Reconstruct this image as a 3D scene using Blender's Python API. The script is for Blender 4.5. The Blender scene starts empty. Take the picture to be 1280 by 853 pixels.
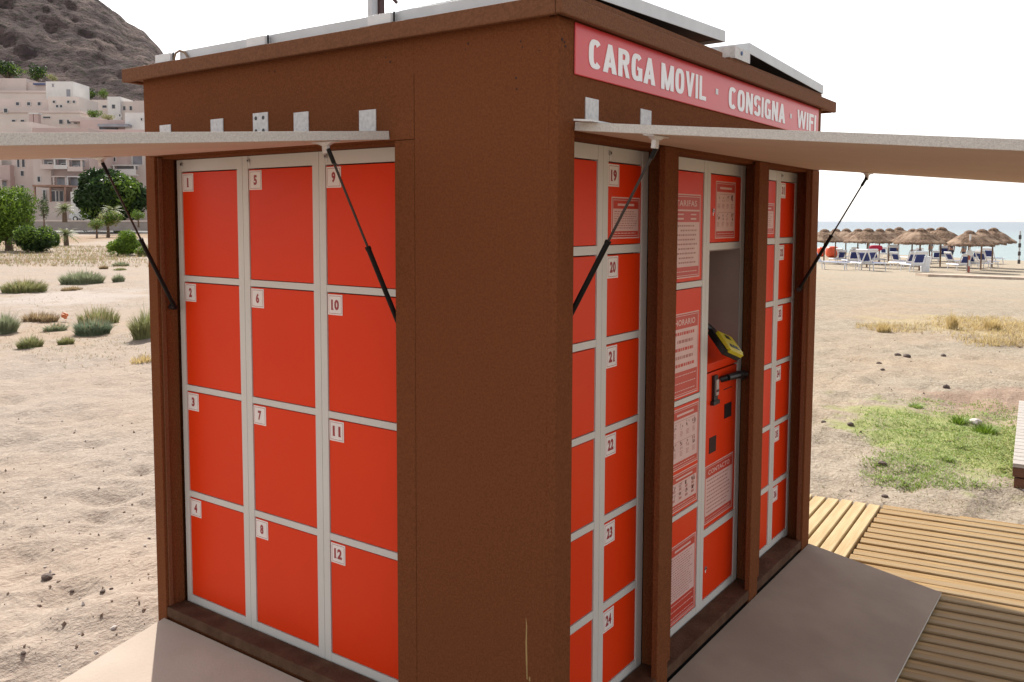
import bpy, bmesh, math, random
import numpy as np
from mathutils import Vector, Matrix, Euler
from math import radians as R, sin, cos, pi, tan
random.seed(7)
rs = np.random.RandomState(7)
scene = bpy.context.scene
col = scene.collection

# ------------------------------------------------------------------ camera
CAM = Vector((-1.9591, -1.2505, 1.5707))
YAW, PITCH, ROLL, FPX, PY = 0.61948, 0.07608, 0.00346, 1088.9, -68.3
FW = Vector((cos(YAW)*cos(PITCH), sin(YAW)*cos(PITCH), -sin(PITCH)))
RT = Vector((sin(YAW), -cos(YAW), 0))
UP = RT.cross(FW)
R2 = RT*cos(ROLL) + UP*sin(ROLL)
U2 = -RT*sin(ROLL) + UP*cos(ROLL)
FH = Vector((cos(YAW), sin(YAW), 0))
cd = bpy.data.cameras.new('camera')
cam = bpy.data.objects.new('camera', cd)
col.objects.link(cam)
mw = Matrix(((R2.x, U2.x, -FW.x, CAM.x), (R2.y, U2.y, -FW.y, CAM.y), (R2.z, U2.z, -FW.z, CAM.z), (0, 0, 0, 1)))
cam.matrix_world = mw
cd.sensor_width = 36
cd.lens = 36*FPX/1280
cd.shift_y = PY/1280
cd.clip_start = 0.05
cd.clip_end = 30000
scene.camera = cam

# ------------------------------------------------------------------ light
SUN_AZ = math.atan2(0.58, 0.81)          # clockwise from +Y
SUN_EL = R(41.5)
w = bpy.data.worlds.new('World'); scene.world = w; w.use_nodes = True
nt = w.node_tree; nt.nodes.clear()
sky = nt.nodes.new('ShaderNodeTexSky'); sky.sky_type = 'NISHITA'; sky.sun_disc = False
sky.sun_elevation = SUN_EL; sky.sun_rotation = SUN_AZ
sky.air_density = 1.0; sky.dust_density = 1.0; sky.ozone_density = 1.0; sky.altitude = 0
bg = nt.nodes.new('ShaderNodeBackground'); bg.inputs['Strength'].default_value = 0.092
wo = nt.nodes.new('ShaderNodeOutputWorld')
hs = nt.nodes.new('ShaderNodeHueSaturation'); hs.inputs['Saturation'].default_value = .20      # milky, hazy sky
tint = nt.nodes.new('ShaderNodeMix'); tint.data_type = 'RGBA'; tint.blend_type = 'MULTIPLY'; tint.inputs['Factor'].default_value = 1
tint.inputs['B'].default_value = (1.0, .985, .975, 1)
nt.links.new(sky.outputs[0], hs.inputs['Color']); nt.links.new(hs.outputs[0], tint.inputs['A']); nt.links.new(tint.outputs['Result'], bg.inputs[0]); nt.links.new(bg.outputs[0], wo.inputs[0])
sd = bpy.data.lights.new('sun', 'SUN'); sd.energy = 3.1; sd.angle = R(0.6); sd.color = (1.0, 0.95, 0.87)
sun = bpy.data.objects.new('sun', sd); col.objects.link(sun)
sdir = Vector((sin(SUN_AZ)*cos(SUN_EL), cos(SUN_AZ)*cos(SUN_EL), sin(SUN_EL)))
sun.rotation_euler = sdir.to_track_quat('Z', 'Y').to_euler()
sun.location = (0, 0, 30)
vs = scene.view_settings
vs.view_transform = 'Standard'; vs.look = 'None'; vs.gamma = 1; vs.use_curve_mapping = False
vs.exposure = 1.25

# ------------------------------------------------------------------ projection helpers (photo pixel -> place)
def ray(u, v):
    return FW + R2*((u-640)/FPX) - U2*((v-426.5-PY)/FPX)
def W(u, v, D):
    r = ray(u, v); return CAM + r*(D/r.dot(FH))

# ------------------------------------------------------------------ noise
_perm = np.random.RandomState(3).rand(256, 256)
def vnoise(x, y):
    xi = np.floor(x).astype(int); yi = np.floor(y).astype(int)
    fx = x-xi; fy = y-yi
    fx = fx*fx*(3-2*fx); fy = fy*fy*(3-2*fy)
    g = lambda a, b: _perm[a % 256, b % 256]
    return (g(xi, yi)*(1-fx)+g(xi+1, yi)*fx)*(1-fy)+(g(xi, yi+1)*(1-fx)+g(xi+1, yi+1)*fx)*fy
def fbm(x, y, o=4):
    s = 0; a = .5
    for i in range(o):
        s = s + a*(vnoise(x*2**i+17.3*i, y*2**i-9.1*i)-.5); a *= .5
    return s
def sstep(a, b, x):
    t = np.clip((x-a)/(b-a), 0, 1); return t*t*(3-2*t)

def ground_base(x, y):
    s = x*.866-y*.5
    return -.15-1.05*sstep(0, 1, np.clip((s-5)/36, 0, 1)*.5)*2*.97 - np.clip((s-38)/36, 0, 1)*.75 - np.clip((s-74)/30, 0, 1)*4
def ground_h(x, y):
    x = np.asarray(x, float); y = np.asarray(y, float)
    b = ground_base(x, y)
    d = np.hypot(x-CAM.x, y-CAM.y)
    fade = 1/(1+(d/25)**2)
    n = fbm(x*2.3, y*2.3, 4)*.085*fade + fbm(x*7, y*7, 4)*.052*np.exp(-d/14) + fbm(x*.25, y*.25, 3)*.25*np.clip((d-12)/30, 0, 1)*np.clip(1-(d-100)/60, .1, 1)*(x < 30)
    # footprints: shallow rounded dents
    pit = np.clip(vnoise(x*3.1+5, y*3.1+11)-.60, 0, 1)*.18*np.exp(-d/18)+np.clip(vnoise(x*7.3+1, y*7.3+3)-.62, 0, 1)*.13*np.exp(-d/12)
    h = b+n-pit
    heap = .085*np.exp(-(((x-.15)/.75)**2+((y-2.25)/.6)**2))
    h = h+heap
    # below the boardwalk, the kiosk and the ramps
    a = R(-82.4)
    bx = (x-3.53)*sin(a)*-1
    wood = ((x < 3.50-(y)*.134) & (x > -.3) & (y < .9) & (y > -5) & ~((x < 0) & (y > -.3)))
    h = np.where(wood, np.minimum(h, -.20), h)
    kio = (x > -.0) & (x < 2.36) & (y > -.0) & (y < 1.86)
    h = np.where(kio, -.2, h)
    ramp = (x > -.66) & (x <= 0) & (y > .55) & (y < 1.85)
    h = np.where(ramp, np.minimum(h, -.055+.195*x), h)
    edge = (x > -.70) & (x <= 0.0) & (y >= 1.85) & (y < 2.0)
    h = np.where(edge, np.minimum(h, -.034+.195*x), h)
    return h
def gpt(u, v, tol=1e-3):
    r = ray(u, v); lo, hi = .5, 2500.
    f = lambda t: CAM.z+r.z*t-float(ground_base(CAM.x+r.x*t, CAM.y+r.y*t))
    if f(hi) > 0: return CAM+r*hi
    t = .5
    while f(t) > 0: t *= 1.03
    lo, hi = t/1.03, t
    for _ in range(30):
        m = (lo+hi)/2
        if f(m) > 0: lo = m
        else: hi = m
    p = CAM+r*hi
    p.z = float(ground_h(p.x, p.y)); return p
def depth(p): return (Vector(p)-CAM).dot(FW)

# ------------------------------------------------------------------ materials
MATS = {}
def mat(name, c1, c2=None, scale=20, rough=.7, bump=0.0, bscale=None, stretch=(1, 1, 1), spec=.5, metal=0, detail=4, contrast=(.35, .65), c3=None, alpha=None, trans=0):
    if name in MATS: return MATS[name]
    m = bpy.data.materials.new(name); m.use_nodes = True
    n = m.node_tree.nodes; l = m.node_tree.links
    b = n['Principled BSDF']
    b.inputs['Roughness'].default_value = rough
    b.inputs['Metallic'].default_value = metal
    b.inputs['Specular IOR Level'].default_value = spec
    if trans: b.inputs['Transmission Weight'].default_value = trans
    c2 = c2 or tuple(x*.8 for x in c1)
    tc = n.new('ShaderNodeTexCoord'); mp = n.new('ShaderNodeMapping')
    mp.inputs['Scale'].default_value = stretch
    l.new(tc.outputs['Object'], mp.inputs['Vector'])
    nz = n.new('ShaderNodeTexNoise'); nz.inputs['Scale'].default_value = scale; nz.inputs['Detail'].default_value = detail
    l.new(mp.outputs[0], nz.inputs['Vector'])
    cr = n.new('ShaderNodeValToRGB')
    cr.color_ramp.elements[0].position = contrast[0]; cr.color_ramp.elements[0].color = (*c2, 1)
    cr.color_ramp.elements[1].position = contrast[1]; cr.color_ramp.elements[1].color = (*c1, 1)
    l.new(nz.outputs[0], cr.inputs[0])
    out = cr.outputs[0]
    if c3:
        n3 = n.new('ShaderNodeTexNoise'); n3.inputs['Scale'].default_value = scale*.17; n3.inputs['Detail'].default_value = 3
        l.new(mp.outputs[0], n3.inputs['Vector'])
        r3 = n.new('ShaderNodeValToRGB'); r3.color_ramp.elements[0].position = .52; r3.color_ramp.elements[1].position = .68
        l.new(n3.outputs[0], r3.inputs[0])
        mx = n.new('ShaderNodeMix'); mx.data_type = 'RGBA'
        l.new(r3.outputs[0], mx.inputs['Factor']); l.new(out, mx.inputs['A']); mx.inputs['B'].default_value = (*c3, 1)
        out = mx.outputs['Result']
    l.new(out, b.inputs['Base Color'])
    if bump:
        nb = n.new('ShaderNodeTexNoise'); nb.inputs['Scale'].default_value = bscale or scale*3; nb.inputs['Detail'].default_value = 5
        l.new(mp.outputs[0], nb.inputs['Vector'])
        bp = n.new('ShaderNodeBump'); bp.inputs['Strength'].default_value = bump; bp.inputs['Distance'].default_value = .01
        l.new(nb.outputs[0], bp.inputs['Height']); l.new(bp.outputs[0], b.inputs['Normal'])
    MATS[name] = m
    return m

def leafmat(name, c1, c2, rough=.6):
    """foliage: colour varies from leaf to leaf"""
    if name in MATS: return MATS[name]
    m = bpy.data.materials.new(name); m.use_nodes = True
    n = m.node_tree.nodes; l = m.node_tree.links; b = n['Principled BSDF']
    g = n.new('ShaderNodeNewGeometry'); cr = n.new('ShaderNodeValToRGB')
    cr.color_ramp.elements[0].color = (*c2, 1); cr.color_ramp.elements[1].color = (*c1, 1)
    l.new(g.outputs['Random Per Island'], cr.inputs[0]); l.new(cr.outputs[0], b.inputs['Base Color'])
    b.inputs['Roughness'].default_value = rough; b.inputs['Specular IOR Level'].default_value = .25
    tr = n.new('ShaderNodeBsdfTranslucent'); l.new(cr.outputs[0], tr.inputs['Color'])
    mx = n.new('ShaderNodeMixShader'); mx.inputs[0].default_value = .35
    l.new(b.outputs[0], mx.inputs[1]); l.new(tr.outputs[0], mx.inputs[2])
    l.new(mx.outputs[0], n['Material Output'].inputs['Surface'])
    MATS[name] = m; return m

BROWN = mat('brown_painted_board', (.208, .072, .029), (.155, .052, .021), 170, .85, .5, 260, (1, 1, 1), .06, detail=2)
BROWN2 = mat('brown_painted_trim', (.205, .086, .042), (.160, .066, .032), 120, .75, .4, 200, (1, 1, 1), .15, detail=2)
SILL = mat('worn_brown_sill', (.12, .066, .040), (.080, .040, .023), 14, .85, .4, 90, (1, 1, 1), .15)
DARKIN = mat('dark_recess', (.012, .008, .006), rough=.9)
GREY = mat('light_grey_enamel', (.66, .64, .60), (.62, .60, .56), 3, .42, .03, 60)
ORED = mat('orange_red_enamel', (.78, .046, .006), (.74, .041, .005), 2.5, .38, .05, 14, contrast=(.3, .7), spec=.20)
GAP = mat('door_gap_shadow_line', (.05, .02, .015), rough=.9)
WPLATE = mat('white_sticker', (.84, .78, .75), (.80, .73, .70), 30, .5)
PAPER = mat('pinkish_poster_paper', (.74, .50, .46), (.70, .46, .42), 12, .45)
PRED = mat('poster_red_print', (.58, .055, .030), (.54, .05, .027), 10, .45)
PLINE = mat('poster_small_print', (.47, .20, .17), (.42, .15, .13), 60, .5)
PDARK = mat('dark_print', (.16, .05, .04), rough=.5)
DIGIT = mat('red_digit_print', (.36, .035, .04), (.30, .03, .035), 30, .5)
SIGNRED = mat('red_sign_enamel', (.68, .048, .050), (.64, .042, .046), 3, .30, .03, 8, spec=.7)
WHITE = mat('white_paint', (.76, .76, .76), (.70, .70, .70), 25, .5)
PLYEDGE = mat('speckled_board_edge', (.72, .68, .62), (.60, .56, .52), 260, .85, .5, 300)
PLYUNDER = mat('beige_board_underside', (.56, .42, .325), (.52, .385, .295), 5, .8, .15, 120)
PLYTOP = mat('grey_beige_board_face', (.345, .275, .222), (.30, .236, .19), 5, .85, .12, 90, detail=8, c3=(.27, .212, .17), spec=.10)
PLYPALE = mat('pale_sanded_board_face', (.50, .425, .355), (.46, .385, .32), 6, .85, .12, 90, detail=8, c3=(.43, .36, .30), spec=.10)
STEEL = mat('dull_steel', (.55, .54, .53), (.45, .44, .43), 40, .35, metal=.8)
BRACK = mat('whitish_bracket', (.68, .66, .64), (.55, .53, .52), 70, .5)
BLACKP = mat('black_plastic', (.012, .012, .013), rough=.35)
BLACKR = mat('black_strut', (.006, .005, .005), rough=.45, spec=.2)
RODM = mat('strut_rod', (.035, .022, .018), rough=.35, spec=.4)
ALU = mat('panel_aluminium_frame', (.62, .63, .64), (.56, .57, .58), 15, .45, metal=.15)
PVGLASS = mat('dark_photovoltaic_glass', (.015, .02, .045), rough=.1)
DARKUND = mat('dark_panel_back', (.03, .025, .03), rough=.7)
YEL = mat('yellow_plastic', (.62, .52, .03), (.55, .45, .02), 10, .35)
NICHE = mat('grey_brown_lining', (.33, .27, .245), (.29, .235, .21), 6, .5)
PLANK = mat('golden_decking_timber', (.375, .235, .095), (.26, .155, .06), 5, .7, .4, 30, (9, .55, 9), .25, c3=(.29, .21, .12))
PLANK2 = mat('pale_decking_timber', (.52, .39, .21), (.42, .29, .14), 5, .7, .4, 30, (.55, 9, 9), .25)
OLDWOOD = mat('weathered_deck_timber', (.44, .40, .37), (.34, .30, .27), 8, .8, .3, 30, (6, .7, 6))
BRTIMB = mat('brown_deck_side_timber', (.16, .07, .04), (.10, .045, .025), 10, .8, .3, 30)
SCRATCH = mat('bare_scratch', (.42, .26, .10), rough=.8)
THATCH = mat('brown_thatch', (.27, .18, .125), (.11, .072, .05), 3, .95, 1.0, 20, (3, 3, .4), .1, c3=(.35, .25, .18))
POLEW = mat('parasol_pole_wood', (.24, .14, .09), (.17, .10, .06), 8, .8)
LWHITE = mat('white_lounger_plastic', (.74, .76, .80), (.68, .70, .75), 6, .4)
LBLUE = mat('navy_lounger_mesh', (.025, .045, .20), (.02, .03, .13), 30, .7)
SKIN = mat('skin', (.36, .19, .13), rough=.6)
BARK = mat('bark', (.16, .11, .075), (.09, .06, .04), 12, .9, .5, 30)

# ground -----------------------------------------------------------
def ground_material():
    m = bpy.data.materials.new('beach_sand_and_scrub_soil'); m.use_nodes = True
    n = m.node_tree.nodes; l = m.node_tree.links; b = n['Principled BSDF']
    b.inputs['Roughness'].default_value = .95; b.inputs['Specular IOR Level'].default_value = .1
    geo = n.new('ShaderNodeNewGeometry'); sp = n.new('ShaderNodeSeparateXYZ'); l.new(geo.outputs['Position'], sp.inputs[0])
    def noise(sc, det=4, rough=.5):
        z = n.new('ShaderNodeTexNoise'); z.inputs['Scale'].default_value = sc; z.inputs['Detail'].default_value = det; z.inputs['Roughness'].default_value = rough
        l.new(geo.outputs['Position'], z.inputs['Vector']); return z.outputs[0]
    def ramp(src, a, c, lo=(0, 0, 0), hi=(1, 1, 1)):
        r = n.new('ShaderNodeValToRGB'); r.color_ramp.elements[0].position = a; r.color_ramp.elements[1].position = c
        r.color_ramp.elements[0].color = (*lo, 1); r.color_ramp.elements[1].color = (*hi, 1); l.new(src, r.inputs[0]); return r.outputs[0]
    def mixc(f, a, c):
        x = n.new('ShaderNodeMix'); x.data_type = 'RGBA'
        if isinstance(f, (int, float)): x.inputs['Factor'].default_value = f
        else: l.new(f, x.inputs['Factor'])
        for k, q in (('A', a), ('B', c)):
            if isinstance(q, tuple): x.inputs[k].default_value = (*q, 1)
            else: l.new(q, x.inputs[k])
        return x.outputs['Result']
    def math_(op, a, c=0.0, cl=False):
        x = n.new('ShaderNodeMath'); x.operation = op; x.use_clamp = cl
        for k, q in ((0, a), (1, c)):
            if isinstance(q, (int, float)): x.inputs[k].default_value = q
            else: l.new(q, x.inputs[k])
        return x.outputs[0]
    fine = ramp(noise(9, 6, .6), .3, .72, (.22, .175, .125), (.44, .375, .295))
    speck = ramp(noise(42, 4, .7), .38, .66, (.19, .145, .105), (.47, .405, .325))
    base = mixc(.55, fine, speck)
    warm = ramp(noise(.55, 4), .45, .62)
    base = mixc(math_('MULTIPLY', warm, .35), base, (.40, .29, .195))
    # small dark bits of dry weed
    bits = ramp(noise(26, 3, .5), .645, .70)
    base = mixc(math_('MULTIPLY', bits, .55), base, (.20, .13, .085))
    # left land side is greyer and pinker, beach side paler yellow
    s = math_('SUBTRACT', math_('MULTIPLY', sp.outputs[0], .866), math_('MULTIPLY', sp.outputs[1], .5))
    sbeach = n.new('ShaderNodeMapRange'); sbeach.inputs[1].default_value = -1; sbeach.inputs[2].default_value = 5; l.new(s, sbeach.inputs[0])
    base = mixc(math_('MULTIPLY', math_('SUBTRACT', 1, sbeach.outputs[0]), .35), base, (.37, .295, .27))
    far = n.new('ShaderNodeMapRange'); far.inputs[1].default_value = 14; far.inputs[2].default_value = 30; l.new(s, far.inputs[0])
    base = mixc(math_('MULTIPLY', far.outputs[0], .5), base, (.40, .345, .27))
    def patch(cx, cy, rx, ry, ang, c, amt, nsc, thr=.5):
        # soft blob in world metres, broken up by noise
        mp = n.new('ShaderNodeMapping'); mp.vector_type = 'TEXTURE'
        mp.inputs['Location'].default_value = (cx, cy, 0); mp.inputs['Rotation'].default_value = (0, 0, ang); mp.inputs['Scale'].default_value = (rx, ry, 1)
        fl = n.new('ShaderNodeCombineXYZ'); l.new(sp.outputs[0], fl.inputs[0]); l.new(sp.outputs[1], fl.inputs[1])
        l.new(fl.outputs[0], mp.inputs['Vector'])
        ln = n.new('ShaderNodeVectorMath'); ln.operation = 'LENGTH'; l.new(mp.outputs[0], ln.inputs[0])
        d = math_('SUBTRACT', 1.25, ln.outputs['Value'])
        v = math_('ADD', d, math_('MULTIPLY', math_('SUBTRACT', noise(nsc, 4, .6), .5), 2.2))
        return mixc(math_('MULTIPLY', ramp(v, thr-.2, thr+.25), amt), base, c)
    def pp(u0, u1, v0, v1):
        a = gpt((u0+u1)/2, v0); c = gpt((u0+u1)/2, v1); e = gpt(u0, (v0+v1)/2); g = gpt(u1, (v0+v1)/2)
        mid = (a+c)/2; ry = (a-c).length/2; rx = (e-g).length/2
        d = (g-e); return mid.x, mid.y, rx, ry, math.atan2(d.y, d.x)
    base = patch(*pp(1120, 1420, 484, 520), (.30, .19, .14), .6, 2.5)
    base = patch(*pp(1040, 1330, 500, 615), (.26, .30, .09), .75, 3.)
    base = patch(*pp(1080, 1420, 395, 425), (.46, .36, .18), .45, 1.2)
    base = patch(*pp(-60, 230, 290, 334), (.26, .17, .10), .75, .35)
    base = patch(*pp(-90, 60, 322, 336), (.20, .14, .10), .6, .6)  # tree shadow at the left edge, put into the ground colour
    base = patch(*pp(-20, 200, 395, 440), (.40, .29, .20), .45, 1.2)
    base = patch(*pp(-30, 200, 360, 385), (.46, .41, .385), .5, .9)
    l.new(base, b.inputs['Base Color'])
    h = math_('ADD', math_('MULTIPLY', noise(9, 5, .6), .9), math_('MULTIPLY', noise(38, 4, .7), .45))
    bp = n.new('ShaderNodeBump'); bp.inputs['Strength'].default_value = .75; bp.inputs['Distance'].default_value = .05
    l.new(h, bp.inputs['Height']); l.new(bp.outputs[0], b.inputs['Normal'])
    return m

# ------------------------------------------------------------------ objects
WM = {}
def wmat(o):
    return WM.get(o.name, Matrix.Identity(4)) if o else Matrix.Identity(4)
def tag(o, label=None, cat=None, group=None, kind=None):
    if label: o['label'] = label
    if cat: o['category'] = cat
    if group: o['group'] = group
    if kind: o['kind'] = kind
    return o
def thing(name, label, cat, loc=(0, 0, 0), rotz=0, group=None):
    o = bpy.data.objects.new(name, None); col.objects.link(o)
    o.empty_display_size = .2
    o.location = loc; o.rotation_euler = (0, 0, rotz)
    WM[o.name] = Matrix.Translation(Vector(loc)) @ Matrix.Rotation(rotz, 4, 'Z')
    return tag(o, label, cat, group)

class MB:
    def __init__(s): s.v = []; s.f = []; s.m = []
    def add(s, vs_, fs, mi=0, M=None):
        k = len(s.v)
        s.v += [tuple(M @ Vector(p)) if M is not None else tuple(p) for p in vs_]
        s.f += [tuple(i+k for i in f) for f in fs]
        s.m += [mi]*len(fs)
        return s
    def box(s, a, b, mi=0, M=None):
        x0, x1 = sorted((a[0], b[0])); y0, y1 = sorted((a[1], b[1])); z0, z1 = sorted((a[2], b[2]))
        vs_ = [(x0, y0, z0), (x1, y0, z0), (x1, y1, z0), (x0, y1, z0), (x0, y0, z1), (x1, y0, z1), (x1, y1, z1), (x0, y1, z1)]
        fs = [(0, 3, 2, 1), (4, 5, 6, 7), (0, 1, 5, 4), (1, 2, 6, 5), (2, 3, 7, 6), (3, 0, 4, 7)]
        return s.add(vs_, fs, mi, M)
    def tube(s, p, q, r0, r1=None, seg=10, mi=0, M=None, caps=True):
        p = Vector(p); q = Vector(q); r1 = r0 if r1 is None else r1
        d = (q-p).normalized(); a = d.orthogonal().normalized(); b = d.cross(a)
        vs_ = []
        for c, r in ((p, r0), (q, r1)):
            for i in range(seg):
                t = 2*pi*i/seg; vs_.append(c+a*cos(t)*r+b*sin(t)*r)
        fs = [(i, (i+1) % seg, seg+(i+1) % seg, seg+i) for i in range(seg)]
        if caps: fs += [tuple(reversed(range(seg))), tuple(range(seg, 2*seg))]
        return s.add(vs_, fs, mi, M)
    def path(s, pts, rads, seg=7, mi=0):
        for i in range(len(pts)-1): s.tube(pts[i], pts[i+1], rads[i], rads[i+1], seg, mi)
        return s
    def lathe(s, prof, c=(0, 0, 0), seg=16, mi=0, M=None, wob=0):
        vs_ = []; 
        for (r, z) in prof:
            for i in range(seg):
                t = 2*pi*i/seg; rr = r*(1+wob*random.uniform(-1, 1))
                vs_.append((c[0]+rr*cos(t), c[1]+rr*sin(t), c[2]+z+(wob*random.uniform(-.3, .3) if r > 0 else 0)))
        fs = []
        for j in range(len(prof)-1):
            for i in range(seg):
                fs.append((j*seg+i, j*seg+(i+1) % seg, (j+1)*seg+(i+1) % seg, (j+1)*seg+i))
        return s.add(vs_, fs, mi, M)
    def build(s, name, mats, parent=None, bevel=0, smooth=False, label=None, kind=None):
        me = bpy.data.meshes.new(name)
        inv = wmat(parent).inverted() if parent else None
        vv = [tuple(inv @ Vector(p)) for p in s.v] if parent else s.v
        me.from_pydata(vv, [], s.f)
        if not isinstance(mats, (list, tuple)): mats = [mats]
        for q in mats: me.materials.append(q)
        me.polygons.foreach_set('material_index', s.m)
        if smooth: me.polygons.foreach_set('use_smooth', [True]*len(s.f))
        me.update()
        o = bpy.data.objects.new(name, me); col.objects.link(o)
        if parent: o.parent = parent; WM[o.name] = wmat(parent)
        if bevel:
            b = o.modifiers.new('bevel', 'BEVEL'); b.width = bevel; b.segments = 2; b.limit_method = 'ANGLE'
        if label: o['label'] = label
        if kind: o['kind'] = kind
        return o
def centre_origin(o):
    """mesh object without parent: origin to the middle of its base"""
    me = o.data; n = len(me.vertices); a = np.empty(n*3); me.vertices.foreach_get('co', a); a = a.reshape(-1, 3)
    c = np.array([(a[:, 0].min()+a[:, 0].max())/2, (a[:, 1].min()+a[:, 1].max())/2, a[:, 2].min()])
    a -= c; me.vertices.foreach_set('co', a.ravel()); me.update(); o.location = tuple(c); return o
def copy_tree(o, parent=None):
    c = o.copy(); col.objects.link(c); c.parent = parent
    for ch in [x for x in bpy.data.objects if x.parent == o]: copy_tree(ch, c)
    return c

# face frames: local (u along face to the viewer's right, w up, n outward)
FR = Matrix(((1, 0, 0, 0), (0, 0, -1, 0), (0, 1, 0, 0), (0, 0, 0, 1)))       # right (front) face, u=X
FL = Matrix(((0, 0, -1, 0), (-1, 0, 0, 0), (0, 1, 0, 0), (0, 0, 0, 1)))      # left face, u=-Y

# text -----------------------------------------------------------
_tc = {}
def text_geo(s, bold=.02):
    k = (s, bold)
    if k in _tc: return _tc[k]
    cu = bpy.data.curves.new('lettering_source', 'FONT'); cu.body = s; cu.size = 1; cu.offset = bold; cu.resolution_u = 3
    cu.space_character = 1.08
    ob = bpy.data.objects.new('lettering_source', cu); col.objects.link(ob)
    bpy.context.view_layer.update()
    me = bpy.data.meshes.new_from_object(ob.evaluated_get(bpy.context.evaluated_depsgraph_get()))
    v = np.array([x.co[:2] for x in me.vertices]); f = [tuple(p.vertices) for p in me.polygons]
    bpy.data.objects.remove(ob); bpy.data.curves.remove(cu); bpy.data.meshes.remove(me)
    v -= v.min(0); v /= v.max(0)
    _tc[k] = (v, f); return _tc[k]
def put_text(mb, s, u0, u1, w0, w1, n, mi, M, bold=.02, thick=0):
    v, f = text_geo(s, bold)
    pts = [(u0+a*(u1-u0), w0+b*(w1-w0), n) for a, b in v]
    mb.add(pts, f, mi, M)
    if thick:
        # side walls so that letters have depth
        from collections import Counter
        ec = Counter()
        for q in f:
            for i in range(len(q)):
                ec[tuple(sorted((q[i], q[(i+1) % len(q)])))] += 1
        k = len(pts); p2 = pts+[(a, b, c-thick) for a, b, c in pts]
        mb.add(p2, [(i, j, j+k, i+k) for (i, j), c in ec.items() if c == 1], mi, M)

# ================================================================== SETTING
def grid_object(name, X, Y, Z, m, smooth=True):
    nr, na = X.shape
    co = np.stack([X, Y, Z], -1).reshape(-1, 3)
    i = np.arange(nr-1)[:, None]*na+np.arange(na-1)[None, :]
    q = np.stack([i, i+na, i+na+1, i+1], -1).reshape(-1, 4)
    me = bpy.data.meshes.new(name)
    me.vertices.add(len(co)); me.vertices.foreach_set('co', co.ravel())
    me.loops.add(q.size); me.loops.foreach_set('vertex_index', q.ravel().astype(np.int32))
    me.polygons.add(len(q)); me.polygons.foreach_set('loop_start', (np.arange(len(q))*4).astype(np.int32))
    me.polygons.foreach_set('loop_total', np.full(len(q), 4, np.int32))
    me.polygons.foreach_set('use_smooth', np.ones(len(q), bool))
    me.update(calc_edges=True); me.validate()
    me.materials.append(m)
    o = bpy.data.objects.new(name, me); col.objects.link(o); return o

ang = np.concatenate([np.linspace(YAW-R(40), YAW+R(40), 380), np.linspace(YAW+R(40), YAW+R(320), 90)[1:]])
rad = [.25]
while rad[-1] < 9000: rad.append(rad[-1]*(1.0095 if rad[-1] < 55 else 1.045))
rad = np.array([0.001]+rad)
RR, AA = np.meshgrid(rad, ang, indexing='ij')
GX = CAM.x+RR*np.cos(AA); GY = CAM.y+RR*np.sin(AA)
ground = grid_object('ground', GX, GY, ground_h(GX, GY), ground_material())
tag(ground, kind='structure')
del GX, GY, RR, AA

# sea
def sea_material():
    m = bpy.data.materials.new('pale_sea_water'); m.use_nodes = True
    n = m.node_tree.nodes; l = m.node_tree.links; b = n['Principled BSDF']
    b.inputs['Roughness'].default_value = .35; b.inputs['IOR'].default_value = 1.33; b.inputs['Specular IOR Level'].default_value = .22
    g = n.new('ShaderNodeNewGeometry')
    z = n.new('ShaderNodeTexNoise'); z.inputs['Scale'].default_value = .02; z.inputs['Detail'].default_value = 4
    l.new(g.outputs['Position'], z.inputs['Vector'])
    sp = n.new('ShaderNodeSeparateXYZ'); l.new(g.outputs['Position'], sp.inputs[0])
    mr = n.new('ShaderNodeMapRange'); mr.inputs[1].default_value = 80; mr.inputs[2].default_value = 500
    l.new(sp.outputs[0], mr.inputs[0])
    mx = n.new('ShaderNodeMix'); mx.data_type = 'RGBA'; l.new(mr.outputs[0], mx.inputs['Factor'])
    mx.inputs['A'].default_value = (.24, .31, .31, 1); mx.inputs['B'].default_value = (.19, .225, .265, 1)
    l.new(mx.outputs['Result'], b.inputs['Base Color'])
    mp = n.new('ShaderNodeMapping'); mp.inputs['Scale'].default_value = (1.0, .35, 1); l.new(g.outputs['Position'], mp.inputs['Vector'])
    z2 = n.new('ShaderNodeTexNoise'); z2.inputs['Scale'].default_value = .8; z2.inputs['Detail'].default_value = 6; l.new(mp.outputs[0], z2.inputs['Vector'])
    bp = n.new('ShaderNodeBump'); bp.inputs['Strength'].default_value = .8; bp.inputs['Distance'].default_value = .6
    l.new(z2.outputs[0], bp.inputs['Height']); l.new(bp.outputs[0], b.inputs['Normal'])
    return m
mb = MB(); mb.add([(-2000, -12000, -1.9), (14000, -12000, -1.9), (14000, 12000, -1.9), (-2000, 12000, -1.9)], [(0, 1, 2, 3)])
tag(mb.build('sea', sea_material()), kind='structure')

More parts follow.
